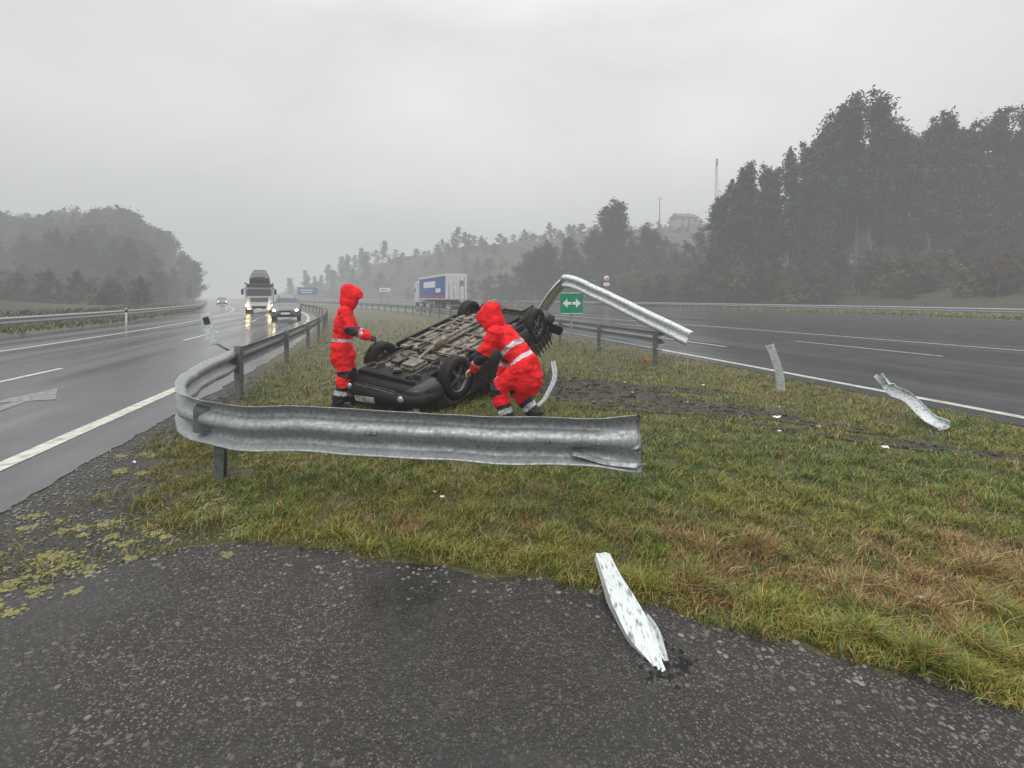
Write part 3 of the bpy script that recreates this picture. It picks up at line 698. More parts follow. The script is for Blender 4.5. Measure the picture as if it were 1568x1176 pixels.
def truck_front(name,x,y):
    e=empty(name); d=-road_dir(y); e.rotation_euler=(0,0,math.atan2(d.y,d.x)); e.location=(x,y,.01)
    b=lambda n,c,s,m,bv=.04,r=None: rbox(n,c,s,M[m],e,bv,r)
    b('cab',(-1.1,0,1.75),(2.1,2.45,2.1),'white',.16)
    b('windscreen',(-.06,0,2.12),(.05,2.15,.80),'glass',.02,Matrix.Rotation(-.06,3,'Y'))
    b('sun_visor',(.05,0,2.62),(.25,2.2,.12),'plastic',.04)
    b('grille',(-.03,0,1.34),(.06,1.5,.40),'plastic',.02)
    for k in range(4): b('grille_slat_%d'%k,(.01,0,1.20+.1*k),(.02,1.4,.04),'galv',.01)
    b('bumper',(.02,0,.66),(.28,2.48,.50),'white',.08)
    b('bumper_intake',(.17,0,.60),(.03,1.2,.26),'plastic',.02)
    b('licence_plate',(.19,0,.44),(.02,.52,.11),'signw',.004)
    for s in (-1,1):
        b('headlight_%d'%s,(.14,s*.98,.78),(.10,.36,.24),'lit',.05)
        b('foglamp_%d'%s,(.14,s*.85,.50),(.08,.24,.14),'lity',.03)
        b('side_window_%d'%s,(-.75,s*1.225,2.15),(.85,.02,.65),'glass',.01)
        b('mirror_%d'%s,(-.05,s*1.42,2.1),(.14,.22,.55),'plastic',.04)
        b('mirror_arm_%d'%s,(-.1,s*1.28,2.42),(.05,.22,.05),'plastic',.01)
        for xx in (-1.1,-6.0,-10.4,-11.6): wheel(e,(xx,s*1.05,.50),.50,.30,s,8,'galv_dark')
        b('deck_side_%d'%s,(-7.4,s*1.2,1.15),(10.4,.10,.22),'redp',.02)
        b('upper_rail_%d'%s,(-5.6,s*1.18,2.92),(12.2,.08,.16),'galv_dark',.02)
        for k,xx in enumerate((-2.5,-5.2,-8,-11)): b('pillar_%d_%d'%(s,k),(xx,s*1.18,2.05),(.12,.08,1.75),'galv_dark',.02)
    b('chassis',(-6.5,0,.85),(11.5,.9,.26),'plastic',.03)
    b('lower_deck',(-7.4,0,1.06),(10.3,2.3,.06),'galv_dark',.01)
    b('upper_deck',(-5.6,0,2.86),(12.0,2.28,.06),'galv_dark',.01)
    for i,(xx,zz,pp) in enumerate([(-.7,2.92,'black'),(-5.2,2.92,'white'),(-9.3,2.92,'redp'),(-4.6,1.12,'silver_car'),(-9.0,1.12,'black')]):
        c=empty('carried_car_%d'%i,(xx,0,zz)); c.parent=e
        car_body(c,M[pp])
        for x2 in (0,-2.4):
            for sg in (-1,1): wheel(c,(x2,sg*.75,.29),.29,.19,sg)
        lights_front(c)
    return e
truck_front('car_transporter_truck',-24.6,47)
def lorry(x,y):
    e=empty('articulated_lorry'); d=V((-.40,.917,0)); e.rotation_euler=(0,0,math.atan2(d.y,d.x)); e.location=(x,y,.01)
    b=lambda n,c,s,m,bv=.03,r=None: rbox(n,c,s,M[m],e,bv,r)
    b('trailer_box',(6.6,0,2.55),(13.2,2.46,2.72),'white',.05)
    b('curtain_left',(6.6,1.24,2.52),(12.7,.03,2.3),'blue',.01)
    b('curtain_right',(6.6,-1.24,2.52),(12.7,.03,2.3),'blue',.01)
    b('curtain_logo',(7.5,1.262,2.9),(6.0,.012,.7),'signw',.004)
    b('curtain_logo_small',(3.2,1.262,2.2),(2.2,.012,.45),'signw',.004)
    b('curtain_band',(6.6,1.262,1.55),(12.4,.012,.18),'redp',.004)
    b('door_left',(-.02,.61,2.5),(.05,1.16,2.5),'white',.015)
    b('door_right',(-.02,-.61,2.5),(.05,1.16,2.5),'white',.015)
    for k,yy in enumerate((-.9,-.35,.35,.9)): tube('lock_bar_%d'%k,[(-.07,yy,1.3),(-.07,yy,3.75)],.022,M['galv'],e,8)
    b('door_emblem',(-.052,-.60,2.9),(.012,.62,.62),'platew',.004); b('door_emblem_centre',(-.064,-.60,2.95),(.012,.30,.36),'galv_dark',.004)
    b('rear_bumper',(.05,0,.62),(.12,2.3,.16),'galv_dark',.02)
    b('rear_light_left',(-.0,1.0,.92),(.08,.42,.14),'redp',.02); b('rear_light_right',(-.0,-1.0,.92),(.08,.42,.14),'redp',.02)
    b('chassis',(6.5,0,1.05),(12.4,.9,.22),'plastic',.03)
    for s in (-1,1):
        for xx in (2.2,3.5,4.8,11.2,15.2): wheel(e,(xx,s*1.02,.5),.5,.32,s,8,'galv_dark')
        b('side_guard_%d'%s,(8.0,s*1.18,.8),(4.0,.04,.35),'galv_dark',.02)
        b('mud_flap_%d'%s,(1.5,s*1.0,.5),(.03,.4,.5),'plastic',.005)
    b('cab',(15.2,0,2.1),(2.1,2.45,2.9),'white',.18)
    b('cab_window_left',(15.6,1.23,2.4),(.8,.02,.6),'glass',.01); b('cab_window_right',(15.6,-1.23,2.4),(.8,.02,.6),'glass',.01)
    e.scale=(1,1,1.08)
    return e
lorry(-6.2,54)
# ------------------------------------------------------------------ signs, poles, house
s=empty('median_marker_sign',(1.95,15.8,0),.05)
rbox('board',(0,0,1.40),(.74,.03,.70),M['green'],s,.012)
rbox('pole',(0,.05,.6),(.07,.05,1.3),M['galv'],s,.01)
def arrow(sg):
    p=[(.02,.045),(.14,.045),(.14,.15),(.30,0),(.14,-.15),(.14,-.045),(.02,-.045)]
    return [(sg*a,-.019,1.40+b) for a,b in p]
obj('arrow_left',arrow(-1),[tuple(range(7))],M['signw'],s); obj('arrow_right',arrow(1),[tuple(range(7))],M['signw'],s)
for n_,zz in (('border_top',1.735),('border_bottom',1.065)): rbox(n_,(0,-.018,zz),(.72,.006,.02),M['signw'],s,0)
def disc(nm,p,r,m,par,y): lathe(nm,[(0,-.01),(r,-.01),(r,.01),(0,.01)],m,par,24,Matrix.Translation((p[0],y,p[1])))
s=empty('speed_limit_sign',(17.6,90,0),-.2)
disc('rim',(0,5.1),.62,M['redp'],s,0); disc('face',(0,5.1),.46,M['signw'],s,-.03)
rbox('digit_7',(-.12,-.05,5.1),(.1,.01,.4),M['plastic'],s,0); rbox('digit_0',(.12,-.05,5.1),(.14,.01,.4),M['plastic'],s,.0)
rbox('plate',(0,0,4.0),(1.1,.03,.6),M['signw'],s,.01); tube('pole',[(0,.06,0),(0,.06,5.5)],.05,M['galv'],s)
s=empty('direction_sign',(-26.3,100,0),.25)
rbox('board',(0,0,3.1),(2.2,.05,.75),M['signw'],s,.02); rbox('lettering',(-.1,-.035,3.1),(1.5,.01,.16),M['plastic'],s,0)
for k in (-.7,.7): tube('leg_%d'%(k*10),[(k,.06,0),(k,.06,3.4)],.04,M['galv'],s)
s=empty('motorway_sign',(-55,130,0),.45)
rbox('board',(0,0,3.2),(5.0,.08,2.0),M['bluesign'],s,.03); rbox('lettering',(-.3,-.06,3.5),(3.2,.01,.25),M['signw'],s,0); rbox('lettering_b',(-.3,-.06,2.9),(2.6,.01,.25),M['signw'],s,0)
for k in (-1.8,1.8): tube('leg_%d'%(k*10),[(k,.08,0),(k,.08,4.2)],.07,M['galv'],s)
s=empty('delineator_post',(E(30)-11.2,30,0)); rbox('post',(0,0,.45),(.12,.08,.95),M['signw'],s,.03); rbox('band',(0,0,.75),(.124,.084,.18),M['plastic'],s,0)
hx,hy=67,188; hz=hill_h(hx,hy)-1.2
h=empty('stone_house',(hx,hy,hz),.3)
rbox('walls',(0,0,2.6),(8.5,6,4.4),M['wall'],h,.05)
obj('roof',[(-4.8,-3.5,4.7),(4.8,-3.5,4.7),(4.8,3.5,4.7),(-4.8,3.5,4.7),(-4.6,0,6.5),(4.6,0,6.5)],[(0,1,5,4),(2,3,4,5),(0,4,3),(1,2,5),(0,3,2,1)],M['roof'],h)
for k,x in enumerate((-2.8,0,2.8)):
    rbox('window_%d'%k,(x,-3.02,3.5),(1.0,.06,1.1),M['glass_w'],h,.02)
rbox('door',(0,-3.02,1.4),(1.1,.06,2.1),M['plastic'],h,.02); rbox('chimney',(2.5,1,6.3),(.7,.7,1.4),M['wall'],h,.03)
px,py=55,180
p=empty('utility_pole',(px,py,hill_h(px,py))); tube('pole',[(0,0,-1),(0,0,12)],[.22,.14],M['bark'],p); rbox('cross_arm',(0,0,11.2),(2.4,.12,.12),M['bark'],p,.02)
px,py=63.5,150
p=empty('lattice_mast',(px,py,hill_h(px,py)))
for k in range(3):
    a=k*2.094; tube('leg_%d'%k,[(1.0*math.cos(a),1.0*math.sin(a),-1),(.25*math.cos(a),.25*math.sin(a),26)],.07,M['galv_dark'],p,6)
for k in range(12):
    z=k*2.1; r=1.0-.75*z/26; pts=[(r*math.cos(j*2.094),r*math.sin(j*2.094),z+.7*j) for j in range(4)]; tube('brace_%d'%k,pts,.04,M['galv_dark'],p,5)
rbox('antenna',(0,-.4,25.5),(.5,.3,2.2),M['galv_dark'],p,.05)
# ------------------------------------------------------------------ trees
def tree_mesh(name,H,kind,seed):
    random.seed(seed); r=np.random.default_rng(seed)
    parts=[]; clumps=[]
    lean=V((random.uniform(.0,.06),random.uniform(-.03,.03),0))
    trunk=[V((0,0,-1))]
    for i in range(1,9):
        z=H*.95*i/8; trunk.append(V((lean.x*z+.02*H*math.sin(i*1.3+seed)*.5,lean.y*z+.012*H*math.cos(i*1.7+seed),z)))
    r0=.013*H
    parts.append(tubevf(trunk,[r0*(1-.85*i/8) for i in range(9)],7))
    def tp(t):
        f=t*8; i=min(int(f),7); return trunk[i].lerp(trunk[i+1],f-i)
    if kind=='euc': lo,nb,spread,upa=.28,38,random.uniform(.075,.12),(.5,1.4)
    elif kind=='pine': lo,nb,spread,upa=.30,24,.30,(.0,.35)
    else: lo,nb,spread,upa=.08,26,.36,(.2,.8)
    for k in range(nb):
        t=lo+(1-lo)*(k+random.random()*.8)/nb; t=min(t,.99)
        a=random.uniform(0,6.283); s_=(t-lo)/(1-lo); prof=math.sin(math.pi*min(1,s_*.85+.18))**.7
        if kind=='euc': prof=(.8+.5*math.sin(s_*11+seed))*(1.15-s_*.75)
        if kind=='pine': prof=1.05-s_*.9 if t>.45 else .75
        L=H*spread*(.35+.9*random.random())*prof+.3
        up=random.uniform(*upa); d=V((math.cos(a),math.sin(a),up)).normalized()
        b=tp(t); q1=b+d*L*.5; q2=b+d*L+V((.14*L,0,-.08*L if kind!='pine' else 0))
        parts.append(tubevf([b,q1,q2],[r0*.35*(1.1-t),r0*.2*(1.1-t)+.015,.015],5))
        nc=3 if kind=='euc' else 4
        for j in range(nc):
            f=.35+.65*j/(nc-1); c=b.lerp(q2,f)+V([random.gauss(0,.22+.010*H) for _ in range(3)])*.6
            clumps.append((c,(random.uniform(.25,.68) if kind=='euc' else random.uniform(.55,1.15))*H/22,random.uniform(.45,1.5)))
    for k in range(6): clumps.append((tp(.88+.025*k)+V((random.gauss(0,.25),random.gauss(0,.25),.22*k)),(.5-.05*k)*H/22,1.1))
    v,f=merge(parts); nv=len(v); nf=len(f)
    P=[];C=[]
    for c,s,sh in clumps:
        n=int(random.uniform(30,62)*(1 if kind!='pine' else 1.3))
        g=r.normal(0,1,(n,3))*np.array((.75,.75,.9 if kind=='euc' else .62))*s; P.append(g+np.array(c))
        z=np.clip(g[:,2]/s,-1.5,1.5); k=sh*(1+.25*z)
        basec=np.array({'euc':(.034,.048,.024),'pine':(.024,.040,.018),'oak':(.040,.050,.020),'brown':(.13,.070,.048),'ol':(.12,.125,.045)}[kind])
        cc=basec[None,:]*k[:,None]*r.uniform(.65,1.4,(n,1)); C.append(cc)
    P=np.concatenate(P);C=np.concatenate(C); n=len(P)
    a=r.normal(0,1,(n,3)); a[:,2]-=.6; a/=np.linalg.norm(a,axis=1)[:,None]; b=r.normal(0,1,(n,3)); b=np.cross(a,b); b/=np.linalg.norm(b,axis=1)[:,None]
    ll=r.uniform(.20,.40,(n,1))*(H/22)**.5; ww=r.uniform(.06,.13,(n,1))*(H/22)**.5
    if kind=='brown': ww*=.35
    q=np.stack([P-a*ll,P+b*ww,P+a*ll,P-b*ww],1).reshape(-1,3)
    vs=np.concatenate([np.array([tuple(x) for x in v]),q]); me=bpy.data.meshes.new(name)
    fs=list(f)+[(nv+4*i,nv+4*i+1,nv+4*i+2,nv+4*i+3) for i in range(n)]
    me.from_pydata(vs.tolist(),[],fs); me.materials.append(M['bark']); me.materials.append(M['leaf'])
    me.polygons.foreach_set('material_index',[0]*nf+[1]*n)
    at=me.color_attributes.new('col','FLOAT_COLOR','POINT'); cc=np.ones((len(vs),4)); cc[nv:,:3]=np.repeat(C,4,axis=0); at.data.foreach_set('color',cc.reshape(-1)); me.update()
    return me
EU=[tree_mesh('eucalyptus_mesh_%d'%i,22,'euc',20+i) for i in range(7)]
PI=[tree_mesh('pine_mesh_%d'%i,18,'pine',40+i) for i in range(3)]
OA=[tree_mesh('broadleaf_mesh_%d'%i,12,'oak',60+i) for i in range(3)]
BR=[tree_mesh('bare_shrub_mesh_%d'%i,7,'brown',80+i) for i in range(2)]+[tree_mesh('olive_shrub_mesh',7,'ol',90)]
random.seed(5)
def inst(me,x,y,z,sc,par,nm='tree',sxy=None):
    o=bpy.data.objects.new(nm,me); S.collection.objects.link(o); o.location=(x,y,z); o.rotation_euler=(0,0,random.uniform(-.9,.9)+(0 if random.random()<.8 else 3)); k=sxy or sc; o.scale=(k,k,sc); o.parent=par; return o
eu=empty('eucalyptus_row')
RU=[1095,1130,1165,1200,1240,1275,1300,1330,1360,1400,1440,1480,1520,1568,1650,1750]
RV=[290,262,255,240,205,180,165,142,190,205,180,185,200,170,165,165]
u=1092
while u<1760:
    d=float(np.interp(u,[1090,1250,1400,1568,1760],[76,71,67,63,60]))+random.uniform(-1.5,1.5); vt=float(np.interp(u,RU,RV))+random.uniform(-14,26)
    x=(u-784)/740*d; top=1.6+(455-vt)/740*d; z=hill_h(x,d)-.3; hh=top-z
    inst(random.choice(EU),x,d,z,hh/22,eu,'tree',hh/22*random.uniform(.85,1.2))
    u+=random.uniform(9,19)
for k in range(46):
    u=random.uniform(1100,1800); d=random.uniform(80,100); vt=float(np.interp(u,RU,RV))+random.uniform(25,90)
    x=(u-784)/740*d; top=1.6+(455-vt)/740*d; z=hill_h(x,d)-.3; hh=top-z
    inst(random.choice(EU),x,d,z,hh/22,eu,'tree',hh/22*1.3)
mp=empty('woodland')
for (u,d,hh,kd) in [(800,118,13,'e'),(815,116,14,'e'),(830,112,15,'e'),(845,118,13,'e'),(862,115,15,'e'),(880,112,12,'o'),(905,112,15,'e'),(922,108,20,'e'),(932,107,21,'e'),(943,111,18,'e'),(962,110,12,'p'),(985,104,14.5,'p'),(1000,106,13,'p'),(1015,108,11,'o'),(1025,100,9,'o'),(1048,98,10,'o'),(1072,95,12,'o'),(1092,88,12,'e'),(1110,84,14,'o'),(775,124,8,'o'),(750,128,8,'o'),(725,135,7,'o'),(896,118,12,'o'),(1130,82,13,'e'),(808,112,12,'e'),(822,110,12,'e'),(838,110,13,'e'),(854,112,12,'e'),(872,110,11,'e'),(912,106,13,'e'),(950,104,11,'o'),(1035,92,8,'o'),(1060,88,8,'o'),(1085,82,9,'o'),(790,116,10,'o'),(765,120,8,'o'),(740,124,7,'o'),(860,108,9,'o'),(890,106,9,'o'),(930,104,9,'o'),(970,100,9,'o'),(1005,98,9,'o')]:
    x=(u-784)/740*d; z=hill_h(x,d)-.3
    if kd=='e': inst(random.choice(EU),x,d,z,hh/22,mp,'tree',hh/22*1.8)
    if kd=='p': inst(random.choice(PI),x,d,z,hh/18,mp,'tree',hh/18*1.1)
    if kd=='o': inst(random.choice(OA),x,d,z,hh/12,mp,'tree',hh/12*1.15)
rt=empty('distant_treeline')
for k in range(560):
    x=random.uniform(-115,105); y=random.uniform(128,222)
    if x-outer(y)<9: continue
    z=hill_h(x,y)-.6; r_=random.random(); hh=random.uniform(2.2,5.5)
    if 40<x<90 and y<192: hh=min(hh,2.2)
    inst(random.choice(OA+BR if r_<.85 else PI),x,y,z,hh/(12 if r_<.85 else 18),rt,'tree',hh/12*1.3)
for k in range(22):
    x=random.uniform(-60,60); y=random.uniform(185,215); hh=random.uniform(5,9)
    if 45<x<80: continue
    inst(random.choice(OA+PI),x,y,hill_h(x,y)-.6,hh/15,rt,'tree',hh/12)
for k in range(110):
    x=random.uniform(-210,-62); y=random.uniform(205,270)
    if x-outer(y)<8: continue
    hh=random.uniform(7,14); inst(random.choice(EU+OA),x,y,hill_h(x,y)-.5,hh/22,rt,'tree',hh/11)
ub=empty('undergrowth')
for k in range(380):
    y=random.uniform(44,125); x=outer(y)+random.uniform(3.5,24)+ (9 if y<58 else 0)
    z=hill_h(x,y)-.4; r_=random.random()
    hh=random.uniform(1.8,4.4)+(1.5 if y>70 else 0)
    if r_<.42: inst(random.choice(BR),x,y,z,hh/7*1.1,ub,'shrub',hh/7*1.3)
    else: inst(random.choice(OA),x,y,z,hh/12,ub,'shrub',hh/12*1.25)
for k in range(100):
    x=random.uniform(30,88); y=72-(x-32)*.3+random.uniform(-7,8); hh=random.uniform(4,9)
    inst(random.choice(OA+BR),x,y,hill_h(x,y)-.5,hh/11,ub,'shrub')
lt=empty('hillside_wood')
LU=[-300,0,60,100,150,185,230,270,300,318]; LV=[300,325,330,318,322,316,340,375,402,430]
for k in range(480):
    u=random.uniform(-170,314); near_=random.random()<.30
    y=random.uniform(95,125) if near_ else random.uniform(125,190)
    x=(u-784)/740*y
    if x>E(y)-15: continue
    z=lefth(x,y)-.4; vt=float(np.interp(u,LU,LV))+ (random.uniform(25,75) if near_ else (random.uniform(0,14) if random.random()<.5 else random.uniform(20,70)))
    hh=1.6+(455-vt)/740*y-z
    if hh<2: continue
    r_=random.random()
    if r_<.35 and hh>8: inst(random.choice(PI),x,y,z,hh/18,lt,'tree',hh/18*1.0)
    elif r_<.6: inst(random.choice(EU),x,y,z,hh/22,lt,'tree',hh/22*2.0)
    else: inst(random.choice(OA),x,y,z,hh/12.5,lt,'tree',hh/12.5*.9)
for k in range(330):
    y=random.uniform(55,150); x=E(y)-12.5-random.uniform(6,34)
    if x/y<-1.35: continue
    inst(random.choice(OA+OA+BR),x,y,lefth(x,y)-.5,random.uniform(.2,.42)*(1 if y<80 else 1.3),lt,'shrub')
# ------------------------------------------------------------------ people
def capsule(bm,a,b,ra,rb,fl=1.0,axis=None):
    a=V(a);b=V(b);d=b-a;L=d.length; d=d.normalized() if L>1e-6 else V((0,0,1))
    s=(axis-d*axis.dot(d)).normalized() if axis is not None and abs(axis.dot(d))<.99 else d.orthogonal().normalized()
    t=d.cross(s); rings=[]; seg=16
    prof=[]
    for i in range(4): an=-math.pi/2+ (i+.4)*math.pi/2/4; prof.append((a+d*ra*math.sin(an),ra*math.cos(an)))
    for i in range(5): f=i/4; prof.append((a+d*L*f,ra+(rb-ra)*f))
    for i in range(4): an=(i+.6)*math.pi/2/4; prof.append((b+d*rb*math.sin(an),rb*math.cos(an)))
    for p,r in prof:
        rings.append([bm.verts.new(p+(s*math.cos(2*math.pi*k/seg)+t*math.sin(2*math.pi*k/seg)*fl)*r) for k in range(seg)])
    for i in range(len(rings)-1):
        for k in range(seg): bm.faces.new((rings[i][k],rings[i][(k+1)%seg],rings[i+1][(k+1)%seg],rings[i+1][k]))
    bm.faces.new(rings[0][::-1]); bm.faces.new(rings[-1])
def remeshed(name,bm,vox,mats,parent,smooth=4,fn=None,matfn=None):
    bmesh.ops.recalc_face_normals(bm,faces=bm.faces)
    me=bpy.data.meshes.new(name); bm.to_mesh(me); bm.free()
    o=bpy.data.objects.new(name,me); S.collection.objects.link(o)
    r=o.modifiers.new('r','REMESH'); r.mode='VOXEL'; r.voxel_size=vox
    s=o.modifiers.new('s','SMOOTH'); s.iterations=smooth; s.factor=.6
    dg=bpy.context.evaluated_depsgraph_get(); m2=bpy.data.meshes.new_from_object(o.evaluated_get(dg)); o.modifiers.clear(); o.data=m2
    m2.materials.clear()
    for m in mats: m2.materials.append(m)
    if fn:
        nr=[v.normal.copy() for v in m2.vertices]
        for v,n in zip(m2.vertices,nr): v.co=fn(v.co,n)
    if matfn:
        for p in m2.polygons: p.material_index=matfn(p.center)
    m2.polygons.foreach_set('use_smooth',[True]*len(m2.polygons)); o.parent=parent; return o
def person(name,loc,ang,J,scale=1.0):
    e=empty(name,loc,ang); e.scale=(scale,)*3
    two=J.pop('two',False)
    J={k:V(v) for k,v in J.items()}
    bm=bmesh.new()
    ax=(J['shL']-J['shR']).normalized()
    B=[('torso',J['pelvis'],J['chest'],.170,.190,.76,ax),('torso2',J['chest'],J['neck'],.190,.11,.74,ax),
       ('shoulder',J['shL'],J['shR'],.088,.088,1,None),('hips',J['hipL'],J['hipR'],.12,.12,1,None),('neck',J['neck'],J['head'],.085,.09,1,None),
       ('hem',J['pelvis'],J['hem'],.170,.205,.86,ax)]
    for s in 'LR':
        B+=[('ua'+s,J['sh'+s],J['el'+s],.088,.072,1,None),('fa'+s,J['el'+s],J['wr'+s],.072,.055,1,None),
            ('th'+s,J['hip'+s],J['kn'+s],.120,.094,1,None),('ca'+s,J['kn'+s],J['an'+s],.094,.088,1,None)]
    for n,a,b,ra,rb_,fl,axx in B: capsule(bm,a,b,ra,rb_,fl,axx)
    segs=[(n,a,b,(ra+rb_)/2) for n,a,b,ra,rb_,fl,axx in B if n not in('shoulder','hips')]
    def mf(c):
        best=None
        for n,a,b,r in segs:
            d=b-a; t=max(0,min(1,(c-a).dot(d)/d.length_squared)); q=(c-(a+d*t)).length/r
            if best is None or q<best[0]: best=(q,n,t)
        n,t=best[1],best[2]
        if n=='torso' and .12<t<.32: return 1
        if two and n=='torso' and .70<t<.88: return 1
        if n[:2]=='ua': return 2 if t>.93 else 0
        if n[:2]=='fa': return 2 if t<.40 else (1 if .48<t<.64 else 0)
        if n[:2]=='ca': return 2 if t<.12 else (2 if .50<t<.64 else (1 if .64<t<.80 else (2 if t>.8 else 0)))
        if n[:2]=='th': return 2 if t>.90 else 0
        return 0
    def folds(c,n):
        f=mn.noise(V((c.x*9,c.y*9,c.z*16)))*.018+mn.noise(V((c.x*22+c.z*15,c.y*22,c.z*30-c.x*12)))*.011
        f+=.011*math.sin(c.z*55+6*mn.noise(c*7))*max(0,mn.noise(c*4))
        return c+n*f
    remeshed('rain_suit',bm,.013,[M['suit'],M['reflect'],M['navy']],e,3,folds,mf)
    bm=bmesh.new()
    for s in 'LR':
        a=J['an'+s]; f=J['fd'+s].normalized()
        capsule(bm,a+V((0,0,.05)),a+V((0,0,-.02)),.062,.055); capsule(bm,V((a.x,a.y,.048))-f*.05,V((a.x,a.y,.042))+f*.15,.050,.045,.95,V((0,0,1)))
        capsule(bm,V((a.x,a.y,.025))-f*.05,V((a.x,a.y,.022))+f*.16,.047,.047,.45,f.cross(V((0,0,1))))
    remeshed('boots',bm,.010,[M['boot']],e,2)
    hd=J['look'].normalized(); hc=J['head']; side=hd.cross(V((0,0,1))).normalized(); up=side.cross(hd).normalized()
    bm=bmesh.new()
    capsule(bm,hc+up*.03-hd*.015,hc+up*.02+hd*.01,.088,.085); capsule(bm,hc-up*.02+hd*.02,hc-up*.075+hd*.045,.068,.038)
    capsule(bm,hc+hd*.085+up*.015,hc+hd*.112-up*.025,.010,.017)
    capsule(bm,hc+hd*.088-up*.058+side*.02,hc+hd*.088-up*.058-side*.02,.011,.011)
    capsule(bm,hc+hd*.078+up*.035+side*.04,hc+hd*.078+up*.035-side*.04,.014,.014)
    for k in (-1,1): capsule(bm,hc+side*k*.085+up*.02,hc+side*k*.086-up*.025,.016,.012,.6)
    capsule(bm,hc-up*.05,J['neck'],.055,.06)
    remeshed('head',bm,.007,[M['skin']],e,2)
    for k in (-1,1):
        for nm,rr,mm,off in (('eye',.011,'signw',0),('iris',.006,'hair',.0075)):
            bm=bmesh.new(); bmesh.ops.create_uvsphere(bm,u_segments=12,v_segments=8,radius=rr,matrix=Matrix.Translation(hc+hd*(.083+off)+up*.012+side*k*.032))
            me=bpy.data.meshes.new(nm); bm.to_mesh(me); bm.free(); me.materials.append(M[mm]); o=bpy.data.objects.new(nm+'_%d'%k,me); S.collection.objects.link(o); o.parent=e
    bm=bmesh.new()
    bmesh.ops.create_uvsphere(bm,u_segments=36,v_segments=24,radius=1)
    kill=[]
    for v in bm.verts:
        d=v.co.copy(); w=side*d.x*.132+hd*d.y*.150+up*d.z*.160
        if d.y<-.2 and d.z>0: w+=-hd*.03+up*.02
        if d.y>.3 and d.z>0: w+=hd*.02
        if d.z<-.3: w=w*1.0+ (J['neck']-hc)*(-d.z-.3)*.6+side*d.x*.03
        q=mn.noise(w*16)*.014+mn.noise(w*35)*.008
        v.co=hc+w*(1+q*6)+up*.012
    bm.normal_update()
    for f in bm.faces:
        c=f.calc_center_median()-hc
        a=c.dot(hd); uu=c.dot(up); ss=c.dot(side)
        if a>.055 and (ss/.082)**2+((uu+.01)/.098)**2<1: kill.append(f)
    bmesh.ops.delete(bm,geom=kill,context='FACES')
    me=bpy.data.meshes.new('hood'); bm.to_mesh(me); bm.free(); me.materials.append(M['suit']); me.polygons.foreach_set('use_smooth',[True]*len(me.polygons))
    o=bpy.data.objects.new('hood',me); S.collection.objects.link(o); o.parent=e
    md=o.modifiers.new('s','SOLIDIFY'); md.thickness=.008; md=o.modifiers.new('ss','SUBSURF'); md.levels=1; md.render_levels=1
    for s in 'LR':
        w=J['wr'+s]; d=(J['hd'+s]).normalized()
        pn=d.cross(V((1,0,0)) if abs(d.x)<.8 else V((0,0,1))).normalized()
        cu=pn.cross(d).normalized()
        if cu.dot(J['palm'])<0: cu=-cu
        bm=bmesh.new(); capsule(bm,w-d*.02,w+d*.02,.032,.032); capsule(bm,w+d*.02,w+d*.085,.030,.040,.45,pn)
        for j,(o_,L_) in enumerate(((-.030,.062),(-.010,.074),(.011,.070),(.031,.055))):
            b0=w+d*.088+pn*o_; d1=(d*.92+cu*.35+pn*o_*1.5).normalized(); b1=b0+d1*L_*.48; d2=(d*.6+cu*.8).normalized(); b2=b1+d2*L_*.34; d3=(d*.2+cu).normalized(); b3=b2+d3*L_*.22
            capsule(bm,b0-d*.02,b1,.0105,.0095); capsule(bm,b1,b2,.0095,.0088); capsule(bm,b2,b3,.0088,.0078)
        th0=w+d*.03+pn*(-.028); t1=(d*.6-pn*.75+cu*.3).normalized(); th1=th0+t1*.045; th2=th1+(d*.85-pn*.15+cu*.5).normalized()*.032
        capsule(bm,th0,th1,.014,.012); capsule(bm,th1,th2,.012,.010)
        remeshed('hand_'+s,bm,.0045,[M['glove'] if J['glove'][0]>0 else M['navy']],e,1)
    return e
P1=dict(pelvis=(-.03,0,.86),hem=(-.02,0,.70),chest=(.0,0,1.16),neck=(.035,0,1.39),head=(.085,0,1.535),look=(.9,-.05,-.35),
 shL=(.01,.185,1.33),shR=(.01,-.185,1.33),elL=(.10,.27,1.07),elR=(.09,-.28,1.09),wrL=(.31,.17,.98),wrR=(.33,-.24,.98),hdL=(.9,-.2,-.3),hdR=(.9,.1,-.45),palm=(0,0,-1),glove=(-1,0,0),
 hipL=(-.03,.095,.82),hipR=(-.03,-.095,.82),knL=(.06,.13,.47),knR=(.02,-.12,.47),anL=(.0,.16,.10),anR=(-.06,-.13,.10),fdL=(1,.15,0),fdR=(1,-.15,0))
person('rescue_worker',(-2.48,7.15,0),math.radians(14),P1,1.04)
P2=dict(two=True,pelvis=(-.15,0,.70),hem=(-.16,0,.54),chest=(.05,0,.93),neck=(.20,0,1.10),head=(.285,0,1.205),look=(.85,.05,-.6),
 shL=(.15,.185,1.05),shR=(.15,-.185,1.04),elL=(.27,.25,.81),elR=(.21,-.28,.78),wrL=(.42,.16,.65),wrR=(.28,-.25,.53),hdL=(.8,-.2,-.5),hdR=(.25,.1,-.95),palm=(0.6,0,-.5),glove=(1,0,0),
 hipL=(-.15,.10,.68),hipR=(-.15,-.10,.68),knL=(.13,.15,.42),knR=(.05,-.14,.41),anL=(.0,.15,.10),anR=(-.20,-.15,.11),fdL=(1,.1,0),fdR=(1,-.1,0))
person('rescue_worker',(.02,6.02,0),math.radians(156),P2,1.10)
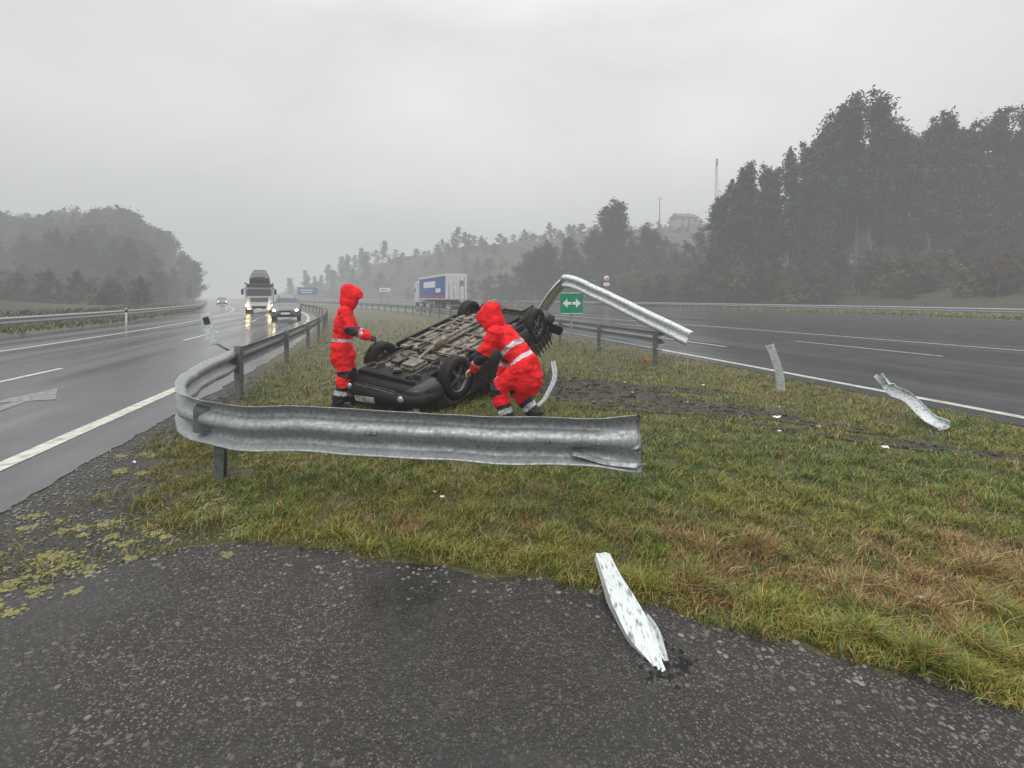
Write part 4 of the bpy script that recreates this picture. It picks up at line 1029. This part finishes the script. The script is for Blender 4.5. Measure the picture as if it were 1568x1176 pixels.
# ------------------------------------------------------------------ fog, sky, light
def fogmat(name,sig,col):
    m=bpy.data.materials.new(name); m.use_nodes=True; t=NT(m)
    o=t.n('ShaderNodeOutputMaterial'); a=t.n('ShaderNodeVolumeAbsorption'); a.inputs['Color'].default_value=(0,0,0,1); a.inputs['Density'].default_value=sig
    em=t.n('ShaderNodeEmission'); em.inputs['Color'].default_value=c4(col); em.inputs['Strength'].default_value=sig
    ad=t.n('ShaderNodeAddShader'); t.l(a.outputs[0],ad.inputs[0]); t.l(em.outputs[0],ad.inputs[1]); t.l(ad.outputs[0],o.inputs['Volume'])
    try: m.cycles.homogeneous_volume=True
    except Exception: pass
    return m
rbox('fog',(0,250,40),(1400,900,90),fogmat('mist',.0034,(.56,.575,.58)),None,0)
W=bpy.data.worlds.new('World'); S.world=W; W.use_nodes=True; t=NT(W)
o=t.n('ShaderNodeOutputWorld'); bg=t.n('ShaderNodeBackground'); t.l(bg.outputs[0],o.inputs[0]); bg.inputs['Strength'].default_value=.1
sky=t.n('ShaderNodeTexSky',sky_type='NISHITA'); sky.sun_disc=False; sky.sun_elevation=math.radians(55); sky.sun_rotation=math.radians(20)
hs=t.n('ShaderNodeHueSaturation'); hs.inputs['Saturation'].default_value=.1; hs.inputs['Value'].default_value=.25; t.l(sky.outputs[0],hs.inputs['Color'])
tc=t.n('ShaderNodeTexCoord'); sp=t.n('ShaderNodeSeparateXYZ'); t.l(tc.outputs['Generated'],sp.inputs[0])
cr=t.n('ShaderNodeValToRGB'); t.l(sp.outputs[2],cr.inputs[0]); e=cr.color_ramp.elements
e[0].position=0; e[0].color=(.27,.275,.277,1); e[1].position=1; e[1].color=(1,1,1,1)
for pos,v_ in ((.12,.30),(.3,.37),(.48,.34),(.62,.60)):
    q=e.new(pos); q.color=(v_,v_*1.005,v_*1.01,1)
mp_=t.n('ShaderNodeVectorMath',operation='MULTIPLY'); mp_.inputs[1].default_value=(1,1,2.2); t.l(tc.outputs['Generated'],mp_.inputs[0])
cl=noisef(t,mp_.outputs[0],1.7,.3,.7,5,.4)
ml=t.n('ShaderNodeMapRange'); ml.inputs['To Min'].default_value=18; ml.inputs['To Max'].default_value=26.5; t.l(cl,ml.inputs['Value'])
vm=t.n('ShaderNodeVectorMath',operation='SCALE'); t.l(cr.outputs[0],vm.inputs[0]); t.l(ml.outputs[0],vm.inputs['Scale'])
va=t.n('ShaderNodeVectorMath',operation='ADD'); t.l(vm.outputs[0],va.inputs[0]); t.l(hs.outputs[0],va.inputs[1]); t.l(va.outputs[0],bg.inputs['Color'])
sl=bpy.data.lights.new('sun','SUN'); sl.energy=1.1; sl.angle=math.radians(30); sl.color=(1,.98,.95)
so=bpy.data.objects.new('sun',sl); S.collection.objects.link(so); so.rotation_euler=(math.radians(35),0,math.radians(-20))
cam=bpy.data.cameras.new('camera'); co=bpy.data.objects.new('camera',cam); S.collection.objects.link(co); S.camera=co
co.location=(0,0,1.6); co.rotation_euler=(math.radians(90),0,0); cam.sensor_width=36; cam.lens=36*740/1568; cam.shift_y=-133/1568; cam.clip_start=.05; cam.clip_end=5000
S.view_settings.view_transform='Standard'; S.view_settings.look='None'; S.view_settings.exposure=0
